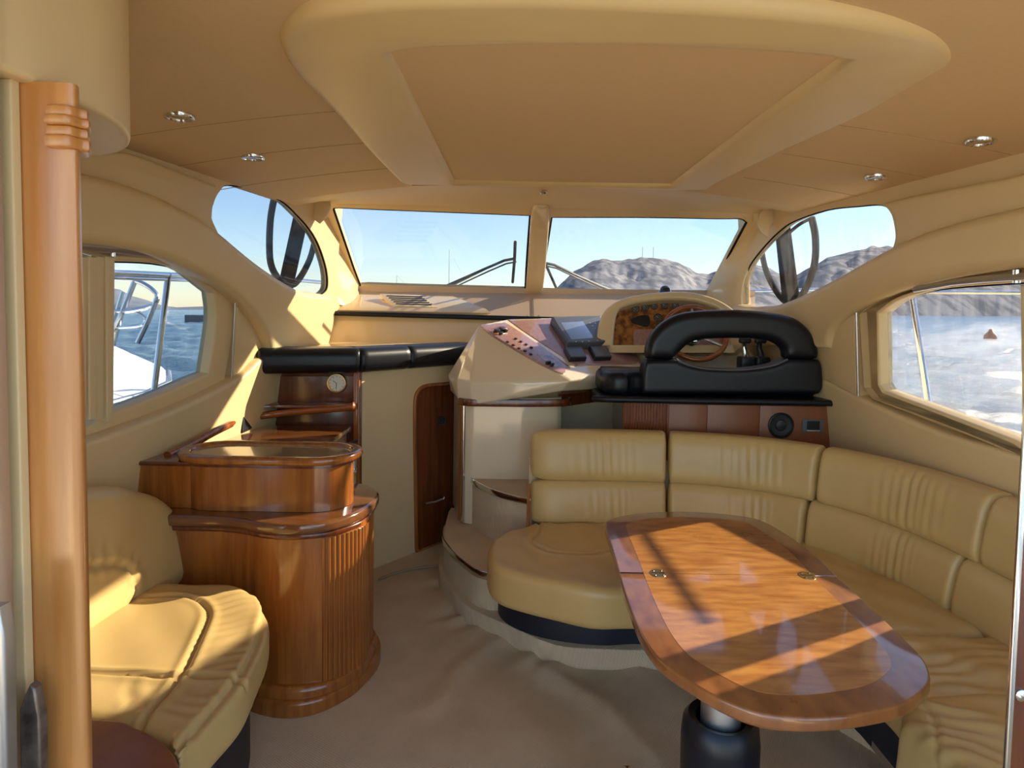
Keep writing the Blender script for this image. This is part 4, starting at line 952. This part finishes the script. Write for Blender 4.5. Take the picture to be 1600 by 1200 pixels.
# burl corner pieces and switches
MB().prism(DP, DP.px([(762, 515), (785, 509), (796, 514), (792, 520), (772, 524)], .004), .003, .0046, 0).build('burl_patch', burl, swp)
MB().prism(DP, DP.px([(838, 553), (860, 556), (880, 570), (868, 574), (848, 562)], .004), .003, .0046, 0).build('burl_patch', burl, swp)
def key(u, v, w, h, n, par, nm, m=black_p, base=.0035):
    a, b = DP.px([(u, v)], base)[0]
    return MB().prism(DP, rrect(a-w, b-h, a+w, b+h, min(w, h)*.3, 2), base, base+n, .001).build(nm, m, par)
for u, v in ((806, 530), (814, 534.5), (822, 539), (830, 543.5), (793, 535), (802, 540), (811, 545), (820, 549), (829, 554)): key(u, v, .008, .007, .007, swp, 'rocker_switch')
for u, v, w, h in ((776, 519, .018, .010), (783, 517, .010, .014), (790, 519, .012, .006), (782, 523, .012, .006), (856, 569, .016, .006), (862, 572, .012, .005)): key(u, v, w, h, .018, swp, 'switch_cluster')
key(790, 518, .006, .008, .020, swp, 'switch_label', white_p)
# radar display
rd = thing('radar_display', D(905, 530), 'black chart display with grey screen mounted on the mauve console panel', 'display')
RD = [(864, 503), (868, 499, 'c'), (932, 497), (938, 500), (951, 531), (948, 537), (892, 539), (885, 535)]
q = sm([tuple(p[:2]) for p in DP.px([r[:2] for r in RD], .035)], 3)
MB().prism(DP, q, .002, .055, .010, both=True).build('housing', grey_p, rd)
q = DP.px([(876, 504), (911, 502), (928, 528), (893, 531)], .056); MB().prism(DP, [p[:2] for p in q], .050, .0565, .001).build('screen', screen_m, rd)
for u, v in ((922, 505), (926, 509), (930, 513), (934, 518), (938, 523), (930, 505), (935, 511), (940, 519), (900, 534), (910, 534), (920, 533), (934, 532), (941, 531)):
    a, b = DP.px([(u, v)], .056)[0]; MB().prism(DP, rrect(a-.006, b-.004, a+.006, b+.004, .001, 1), .054, .0575, .001).build('button', white_p if v < 510 else steel, rd)
for k, (u, v) in enumerate(((899, 552), (938, 551))):
    t = thing('autopilot_display', D(u, v), 'small covered black instrument below the chart display, %s of the pair' % ('left' if k == 0 else 'right'), 'instrument')
    q = sm(DP.px([(u-17, v-10, 'c'), (u+10, v-11, 'c'), (u+18, v+6, 'c'), (u-8, v+7, 'c')], .03), 2)
    MB().prism(DP, q, .002, .030, .004).build('housing', black_p, t)
    MB().prism(DP, inset(q if area(q) > 0 else q[::-1], .005), .029, .034, .002).build('cover', grey_p, t)
# instrument pod with arched hood
pod = thing('instrument_pod', at(1045, 490, 4.05), 'arched cream instrument pod with burl wood gauge panel behind the wheel', 'instrument pod')
IP = Pl(at(1045, 540, 3.98), (1, 0, 0), (0, .30, .95))
HO = [(930, 545, 'c'), (938, 500), (952, 478), (980, 464), (1020, 457), (1070, 455), (1110, 463), (1140, 478), (1155, 496), (1165, 545, 'c')]
HI = [(958, 546, 'c'), (965, 490), (985, 476), (1030, 469), (1070, 469), (1105, 476), (1130, 492), (1140, 546, 'c')]
qo = sm(IP.px(HO, .06), 6); qi = sm(IP.px(HI, .06), 6)
MB().prism(IP, qo, -.34, .065, .022, holes=[[(a, b+.0) for a, b in qi]], seg=4).build('hood', gel, pod)
MB().prism(IP, qo, -.33, -.06, 0).build('back', gel, pod)
bp_ = MB().prism(IP, inset(qi if area(qi) > 0 else qi[::-1], -.008), -.06, -.02, 0).build('gauge_panel', burl, pod)
for u, v in ((993, 484), (1008, 481), (1022, 479), (1038, 478), (1055, 478), (1070, 479), (1028, 497), (1085, 482), (1095, 492)):
    a, b = IP.px([(u, v)], -.02)[0]; r = .022 if v < 490 else .027
    g = MB().lathe(IP.w(a, b, -.02), [(r, 0), (r, .008), (r*.85, .010), (r*.82, .005)], axis=IP.n, n=20).build('gauge', black_p, pod)
    MB().lathe(IP.w(a, b, -.02), [(r*.83, 0), (r*.83, .006)], axis=IP.n, n=20).build('gauge_face', dialdark, g)
    for ka in range(7):
        an = math.radians(-130+ka*43); e1, e2 = IP.e1, IP.e2
        d_ = e1*math.sin(an)+e2*math.cos(an); cgg = IP.w(a, b, -.0135)
        MB().tube([cgg+d_*r*.6, cgg+d_*r*.75], .001, 4).build('mark', white_p, g)
    MB().tube([IP.w(a, b, -.0132), IP.w(a-r*.4, b+r*.4, -.0132)], .0011, 4).build('needle', white_p, g)
q = IP.px([(985, 500), (1000, 493), (1014, 494), (1014, 509), (1000, 508)], -.015); MB().prism(IP, sm(q, 3), -.02, -.012, .002).build('dark_inset', dark, pod)
MB().prism(IP, IP.px([(990, 514), (1135, 514), (1135, 546), (990, 546)], -.01), -.055, -.014, .003).build('mauve_panel', pinkp, pod)
# compass dome on the pod
cp = thing('compass', at(1039, 455, 4.25), 'small black dome compass on top of the instrument pod', 'compass')
b0 = at(1039, 457, 4.22); MB().lathe(b0-Vector((0, 0, .02)), [(.046, 0), (.046, .020), (.040, .026), (.036, .034), (.032, .048), (.022, .060), (.008, .066)], n=24).build('dome', M('black_gloss', (.01, .01, .012), .08, coat=1), cp)
MB().lathe(b0-Vector((0, 0, .02)), [(.050, 0), (.050, .014)], n=24).build('ring', chrome, cp)
# steering wheel
sw = thing('steering_wheel', at(1083, 525, 3.86), 'dark varnished wooden steering wheel with steel spokes', 'steering wheel')
wc_ = at(1086, 520, 3.84); WP = Pl(wc_, (1, 0, 0), (0, .55, .83)); R_ = .185
MB().tube([WP.w(R_*math.cos(a), R_*math.sin(a)) for a in np.linspace(0, 2*math.pi, 49)[:-1]], .016, 12, closed=True).build('rim', wood_h, sw)
MB().lathe(WP.w(0, 0, -.05), [(.05, 0), (.05, .03), (.03, .045), (.01, .05)], axis=WP.n, n=24).build('hub', chrome, sw)
for a in (90, 210, 330):
    a = math.radians(a); MB().tube([WP.w(.03*math.cos(a), .03*math.sin(a), -.02), WP.w(R_*.98*math.cos(a), R_*.98*math.sin(a), 0)], [.012, .009], 10).build('spoke', steel, sw)
MB().tube([WP.w(0, 0, -.04), WP.w(0, 0, -.20)], .03, 12).build('column', black_p, sw)
# throttle levers
for k, (u, v) in enumerate(((1166, 545), (1190, 545))):
    t = thing('throttle', at(u, v+18, 3.70), 'black engine control lever seen through helm seat opening, %s one' % ('left' if k == 0 else 'right'), 'lever')
    p = at(u, v+20, 3.72)
    MB().box(p.x-.04, p.x+.04, p.y-.04, p.y+.06, p.z-.05, p.z+.03, .012).build('base', black_p, t)
    MB().tube([p+Vector((.0, 0, .02)), p+Vector((-.01+.0*k, .02, .08)), p+Vector((-.015, .0, .13))], [.018, .016, .014], 10).build('stem', chrome if k == 0 else black_p, t)
    MB().box(p.x-.045, p.x+.022, p.y-.02, p.y+.02, p.z+.105, p.z+.14, .012).build('handle', black_p, t)

# ------------------------------------------------------------------ helm seat on its wooden cabinet
hs = thing('helm_bench', (1.1, 3.45, .95), 'black leather helm seat with arched open backrest', 'seat')
yh = 3.30; HP = FY(yh)
arch_o = [(1012, 562, 'c'), (1010, 548), (1018, 525), (1040, 502), (1075, 488), (1140, 484), (1200, 487), (1245, 497), (1270, 518), (1282, 545), (1282, 556), (1276, 562), (1240, 562, 'c'), (1229, 560), (1227, 548), (1215, 537), (1190, 530), (1140, 529), (1100, 531), (1080, 537), (1065, 550), (1056, 562, 'c')]
a_ = MB().prism(HP, sm(HP.px(arch_o), 5), -.11, .0, .045, both=True, seg=5).build('backrest_arch', black_l, hs); cushion(a_, .009, 3, lump=.0)
low_o = [(1006, 572), (1010, 563, 'c'), (1057, 562, 'c'), (1075, 570), (1110, 576), (1160, 577), (1205, 571), (1231, 561, 'c'), (1281, 562, 'c'), (1285, 575), (1286, 605), (1280, 616, 'c'), (1004, 616, 'c'), (1003, 595)]
a_ = MB().prism(HP, sm(HP.px(low_o), 4), -.13, .01, .022, both=True, seg=4).build('backrest_lower', black_l, hs); cushion(a_, .009, 3, lump=.0)
tr_ = sm3([HP.w(*p, -.005) for p in HP.px([(1057, 562), (1075, 571), (1110, 578), (1160, 579), (1205, 573), (1231, 562)])], 5)
MB().tube(tr_, .007, 8).build('grey_piping', grey_p, hs)
seat_o = HP.px([(937, 610), (937, 600), (944, 590), (958, 585), (1300, 585), (1300, 616)])
xa, xb = at(938, 600, yh).x, at(1287, 600, yh).x
zt, zb = at(1100, 618, yh).z, at(1100, 628, yh).z
so2 = [(xa+.01, yh+.08), (xa+.06, yh+.01), (xa+.14, yh+.0), (xa+.26, yh+.06), (xb, yh+.06, 'c'), (xb, yh+.40, 'c'), (xa+.12, yh+.40), (xa+.02, yh+.34), (xa, yh+.2)]
s_ = MB().prism(H(0), sm([(p[0], p[1]+.0) + tuple(p[2:]) for p in so2], 5), zt-.012, zt+.115, .045, both=True, seg=4).build('seat_cushion', black_l, hs); cushion(s_, .011, 4, lump=.003)
MB().prism(H(0), sm([(xa-.005, yh+.05), (xa+.06, yh-.06), (xb+.06, yh-.075, 'c'), (xb+.06, yh+.42, 'c'), (xa+.1, yh+.42), (xa-.01, yh+.3)], 5), zb-.004, zt-.006, .014, both=True).build('seat_base', black_l, hs)
hc = thing('helm_cabinet', (1.1, 3.4, 0), 'wooden cabinet with ribbed end and dark speaker under the helm seat', 'cabinet')
yc = yh-.01; xl, xm, xr_ = at(974, 640, yc).x, at(1043, 640, yc).x, at(1325, 650, yc).x
MB().box(xm, xr_+.06, yc, yc+.42, .10, zb-.006, 0).build('body', wood_m, hc)
MB().box(xl+.004, xm, yc+.012, yc+.42, .10, zb-.006, 0).build('end_body', wood_d, hc)
CP = FY(yc)
for u0, u1 in ((1045, 1103), (1105, 1185), (1187, 1322)):
    a = at(u0, 640, yc).x; b = at(u1, 640, yc).x; MB().prism(CP, [(a, .12), (b, .12), (b, zb-.012), (a, zb-.012)], .0, .006, .002).build('door_panel', wood_m, hc)
slm = None; N_ = 15
for k in range(N_):
    x = xl+(xm-xl)*(k+.5)/N_
    if slm is None:
        o = MB().prism(Pl((0, 0, 0), (1, 0, 0), (0, 1, 0)), [(.0062*math.cos(a), -.009*math.sin(a)) for a in np.linspace(0, math.pi, 7)], .12, zb-.01, 0).build('tambour_slat', wood_m, hc); slm = o.data; z0 = o.location.z
    else: o = bpy.data.objects.new('tambour_slat', slm); C.objects.link(o); o.parent = hc
    o.location = Vector((x, yc+.012, 0))-WL[hc.name]; o.location.z = z0
a, b = CP.px([(1219, 664)])[0]
sp = MB().lathe(CP.w(a, b, .006), [(.066, 0), (.066, .010), (.060, .014), (.054, .006), (.030, .004), (.026, .009), (.010, .012)], axis=(0, -1, 0), n=36).build('speaker', black_p, hc)
a, b = CP.px([(1269, 665)])[0]
v_ = MB().prism(CP, rrect(a-.055, b-.032, a+.055, b+.034, .005), .006, .012, .002).build('latch', grey_p, hc)
MB().prism(CP, rrect(a-.032, b-.022, a+.032, b+.026, .004), .012, .016, .001).build('latch_recess', dark, v_)
MB().prism(CP, rrect(a-.034, b-.028, a+.034, b-.020, .002), .012, .020, .001).build('latch_bar', steel, v_)

# ------------------------------------------------------------------ U-shaped cream sofa
sofa = thing('corner_sofa', (1.0, 2.5, 0), 'large curved cream leather corner sofa wrapping around the table', 'sofa')
bp = sm([(.045, 3.02), (.35, 3.04), (.70, 3.025), (.97, 2.96), (1.18, 2.84), (1.35, 2.63), (1.45, 2.34), (1.49, 2.0), (1.505, 1.6), (1.51, 1.2), (1.51, .8)], 10, closed=False)
BP = [Vector((a, b, 0)) for a, b in bp]; BL = pathlen(BP)
def s_at(u, v, z):                    # arc length of the path point seen at a pixel
    p = atz(u, v, z); return min(range(len(BP)), key=lambda i: (BP[i].xy-p.xy).length)
def back_pad(sa, sb, z0, z1, lean, th, nm, endL=.03, endR=.012, folds=(), nsub=None, rise=0.0):
    zc = (z0+z1)/2; hz = (z1-z0)/2; n = 36
    L = sb-sa; ns = max(24, int(L/.009)); ss = [sa+L*k/ns for k in range(ns+1)]
    V = []; F = []
    for s in ss:
        p, tg = along(BP, BL, s); nr = Vector((tg.y, -tg.x, 0))     # towards the room
        e0, e1 = s-sa, sb-s
        k0 = math.sqrt(max(0, 1-(1-min(1, e0/endL))**2)) if endL else 1
        k1 = math.sqrt(max(0, 1-(1-min(1, e1/endR))**2)) if endR else 1
        k = max(.02, min(k0, k1))
        for j in range(n):
            a = 2*math.pi*j/n; ca, sa_ = math.cos(a), math.sin(a)
            x = math.copysign(abs(ca)**.62, ca)*th/2; z = math.copysign(abs(sa_)**.55, sa_)*hz
            f = 0
            for (c0, w0, am, wl) in folds:
                f += am*math.sin(2*math.pi*(s-c0)/wl + z*9 + math.sin(s*40)*.6)*math.exp(-((s-c0-z*.15)/w0)**2)
            if x > 0: x += f*(1-.5*abs(sa_))
            kk = .55+.45*k if k < 1 else 1
            x2 = x*(k if endL > .05 else kk); z2 = z*(.80+.20*k if endL <= .05 else .72+.28*k)
            if k <= .021: x2 *= .2; z2 *= .6
            dz = (zc+z2) - .42; V.append(p + nr*(x2 - th/2 - lean*dz) + Vector((0, 0, zc+z2+rise*0)))
    for i in range(ns):
        for k in range(n): F.append((i*n+k, i*n+(k+1) % n, (i+1)*n+(k+1) % n, (i+1)*n+k))
    F.append(tuple(range(n))[::-1]); F.append(tuple(ns*n+k for k in range(n)))
    return MB().add(V, F).build(nm, leather, sofa, ang=70)
sA = 0.0
def sx(px_, z, dy=0): # arc length where the camera ray column px_ meets the path (searching)
    best = None
    for i in range(len(BP)-1):
        p = BP[i]; r = p-CAM; r.z = z-CAM.z; u = PU+FPX*r.dot(RT)/r.dot(FW)
        if u >= px_: return BL[i]
    return BL[-1]
cuts = [0.0, sx(1038, .6), sx(1250, .6), sx(1470, .6)+.0, BL[-1]]
U = [0.0, sx(1042, .75), sx(1262, .75), sx(1500, .75), BL[-1]]
for i in range(4):
    a, b = U[i], U[i+1]; m_ = (a+b)/2
    fd_ = [(m_+.04, .07, .0042, .038), (m_-.08, .06, .002, .052), (m_+.15, .05, .0018, .045)] if i < 3 else []
    back_pad(a+.002, b-.002, .612, .858, .17, .14, 'upper_back_pad', .16 if i == 0 else .022, .022, fd_)
for i in range(4):
    a, b = cuts[i], cuts[i+1]; m_ = (a+b)/2
    fd_ = [(m_+.08, .06, .0045, .034), (m_-.02, .05, .002, .05)] if i < 3 else []
    back_pad(a+.002, b-.002, .40, .625, .17, .14, 'lower_back_pad', .16 if i == 0 else .022, .022, fd_)
# backing panel of the sofa
bkp = [p for p in BP]; V1 = []
inn = []; outp = []
for i, p in enumerate(bkp):
    t = (bkp[min(i+1, len(bkp)-1)]-bkp[max(0, i-1)]).normalized(); nr = Vector((t.y, -t.x, 0)); inn.append(p-nr*.17); outp.append(p-nr*.20)
inn = [BP[0]*0+q for q in inn]
MB().prism(H(0), [(p.x, p.y) for p in inn]+[(p.x, p.y) for p in outp[::-1]], .30, .70, .005).build('back_shell', beige_wall, sofa)
MB().tube([BP[0]+Vector((-.015, .03, .40)), BP[0]+Vector((-.015, .08, .60))], .008, 8).build('end_trim', wood, sofa)
# seat cushions
hq = H(.42)
E1 = [(985, 926), (930, 925), (870, 915), (815, 902), (775, 888), (761, 868), (766, 848), (790, 832), (830, 820), (860, 816)]
e = [atz(u, v, .42).xy for u, v in E1]
p1 = sm([(.86, 2.36, 'c'), (.62, 2.34)] + [tuple(p) for p in e] + [(.20, 3.04), (.5, 3.08), (.86, 3.04, 'c')], 5)
c1 = MB().prism(H(0), p1, .270, .432, .035, both=True, seg=5, bev0=.03).build('seat_cushion', leather, sofa)
seam1 = sm(L2(hq, [(838, 818), (846, 826), (838, 838), (832, 850), (842, 860), (870, 868), (910, 870), (950, 866), (1000, 855)]), 4, closed=False)
seam2 = sm(L2(hq, [(770, 868), (782, 884), (825, 900), (880, 911), (940, 915), (1000, 914)]), 4, closed=False)
cushion(c1, .011, 4, hq, [seam1], (), depth=.011, width=.008)
rim_o = [tuple(p) for p in e]
p2 = [(.868, 2.355, 'c'), (1.0, 2.20), (1.045, 2.02, 'c'), (1.62, 2.02, 'c'), (1.60, 2.35), (1.49, 2.66), (1.30, 2.88), (1.08, 3.0), (.868, 3.04, 'c')]
c2 = MB().prism(H(0), sm(p2, 5), .265, .432, .04, both=True, seg=4, bev0=.03).build('seat_cushion', leather, sofa); cushion(c2, .012, 4, hq, [], [], lump=.006)
p3 = [(1.047, 2.012, 'c'), (1.05, 1.7), (1.04, 1.46, 'c'), (1.66, 1.50, 'c'), (1.64, 1.8), (1.63, 2.012, 'c')]
c3 = MB().prism(H(0), sm(p3, 5), .265, .440, .04, both=True, seg=4, bev0=.03).build('seat_cushion', leather, sofa)
cushion(c3, .011, 4, hq, [], [([(1.2, 1.95), (1.25, 1.5)], .0026, .062, .18), ([(1.5, 1.95), (1.5, 1.5)], .0024, .055, .10)], lump=.006)
q4 = hq.px([(1402, 1135), (1408, 1108), (1425, 1097), (1470, 1090), (1540, 1088), (1680, 1080)])
p4 = sm([tuple(p[:2]) for p in q4], 4, closed=False)+[(1.66, .80), (1.0, .80), (.985, 1.2)]
c4 = MB().prism(H(0), p4, .27, .450, .055, both=True, seg=4, bev0=.03).build('seat_cushion', leather, sofa)
cushion(c4, .011, 5, hq, [sm(L2(H(.44), [(1432, 1098), (1455, 1120), (1462, 1150), (1458, 1230)]), 4, closed=False)], [(L2(hq, [(1480, 1120), (1500, 1180), (1510, 1240)]), .003, .05, .1)], depth=.006, width=.006, lump=.008)
c5 = MB().prism(H(0), [(1.02, 1.48), (1.03, 1.40), (1.62, 1.40), (1.66, 1.48)], .27, .425, .02, both=True).build('seat_infill', leather, sofa)
# navy plinth: round drum under the left end, straight run on the right
dro = [(-.02, 2.95), (-.10, 2.86), (-.075, 2.74), (.02, 2.64), (.16, 2.575), (.33, 2.545), (.50, 2.56), (.75, 2.52), (.98, 2.38), (1.10, 2.1), (1.125, 1.6), (1.12, 1.2), (1.1, .82, 'c'), (1.6, .82, 'c'), (1.6, 2.3), (1.3, 2.8), (.9, 2.98, 'c')]
MB().prism(H(0), sm(dro, 5), .088, .262, .006).build('base', black_v, sofa)
strip([(1.115, 2.02), (1.118, 1.6), (1.112, 1.2), (1.092, .84)][::1], .085, .11, -.012, 'kick_strip', chrome, sofa)

# ------------------------------------------------------------------ dining table
tb = thing('dining_table', (.62, 1.85, 0), 'varnished oval folding table with brass hinges on padded pedestal', 'table')
TZ = .66; ht = H(TZ)
TO = [(946, 823), (952, 812), (985, 803), (1040, 799), (1100, 800), (1160, 806), (1195, 815), (1235, 838), (1275, 868), (1310, 902), (1350, 938), (1400, 985), (1440, 1025), (1453, 1052), (1450, 1070), (1425, 1093), (1385, 1108), (1320, 1119), (1260, 1122), (1190, 1115), (1130, 1094), (1080, 1066), (1035, 1035), (1010, 1005), (992, 970), (974, 920), (960, 870)]
to = sm([tuple(p[:2]) for p in ht.px(TO)], 4)
to = to if area(to) > 0 else to[::-1]
hy = sum(p[1] for p in ht.px([(966, 893), (1310, 903)]))/2
def clip(poly, y, keep_far):
    out = []; n = len(poly)
    for i in range(n):
        a, b = poly[i], poly[(i+1) % n]; ia = (a[1] > y) == keep_far; ib = (b[1] > y) == keep_far
        if ia: out.append(a)
        if ia != ib: t = (y-a[1])/(b[1]-a[1]); out.append((a[0]+t*(b[0]-a[0]), y))
    return out
inn_ = inset(to, .075)
for far, nm in ((True, 'far_leaf'), (False, 'near_leaf')):
    yy = hy+(.0012 if far else -.0012)
    lf = MB().prism(H(0), clip(to, yy, far), TZ-.030, TZ, .006, both=True, seg=3).build(nm, table_b, tb)
    MB().prism(H(0), clip(inn_, yy, far), TZ-.002, TZ+.0006, 0).build('inlay', table_w, lf)
MB().prism(H(0), inset(to, .022), TZ-.046, TZ-.031, .006, both=True).build('under_moulding', wood, tb)
for u, v in ((1027, 894), (1263, 902)):
    p = ht.px([(u, v)])[0]
    hg = MB().prism(H(0), circ(p[0], hy, .024, 20, .030), TZ+.0005, TZ+.0022, 0).build('hinge', brass, tb)
    for dx, dy in ((-.012, .016), (.012, .016), (-.012, -.016), (.012, -.016)): MB().lathe((p[0]+dx, hy+dy, TZ+.002), [(.004, 0), (.003, .001)], n=10).build('screw', wood_d, hg)
    MB().tube([(p[0]-.02, hy, TZ+.002), (p[0]+.02, hy, TZ+.002)], .002, 6).build('pin', wood_d, hg)
pc = atz(1131, 1106, .56); pc = Vector((pc.x, pc.y+.02, 0))
MB().lathe(pc, [(.045, .50), (.045, TZ-.05)], n=28).build('pedestal', steel, tb)
MB().lathe(pc, [(.075, TZ-.060), (.075, TZ-.046)], n=28).build('mount_plate', black_p, tb)
MB().lathe(pc, [(.050, .50), (.056, .525), (.072, .530), (.084, .515), (.088, .48), (.087, .30), (.090, .25), (.088, .04), (.092, .02), (.092, .008)], n=32).build('padded_sleeve', black_l, tb)
# low wooden threshold edge at the bottom of the doorway
q = atz(1050, 1196, .02)
MB().box(at(980, 1196, q.y).x, pc.x-.12, q.y-.30, q.y-.005, .0, .02, .004).build('threshold', wood_d, label='low dark wooden threshold strip at the bottom edge near table pedestal', cat='threshold')
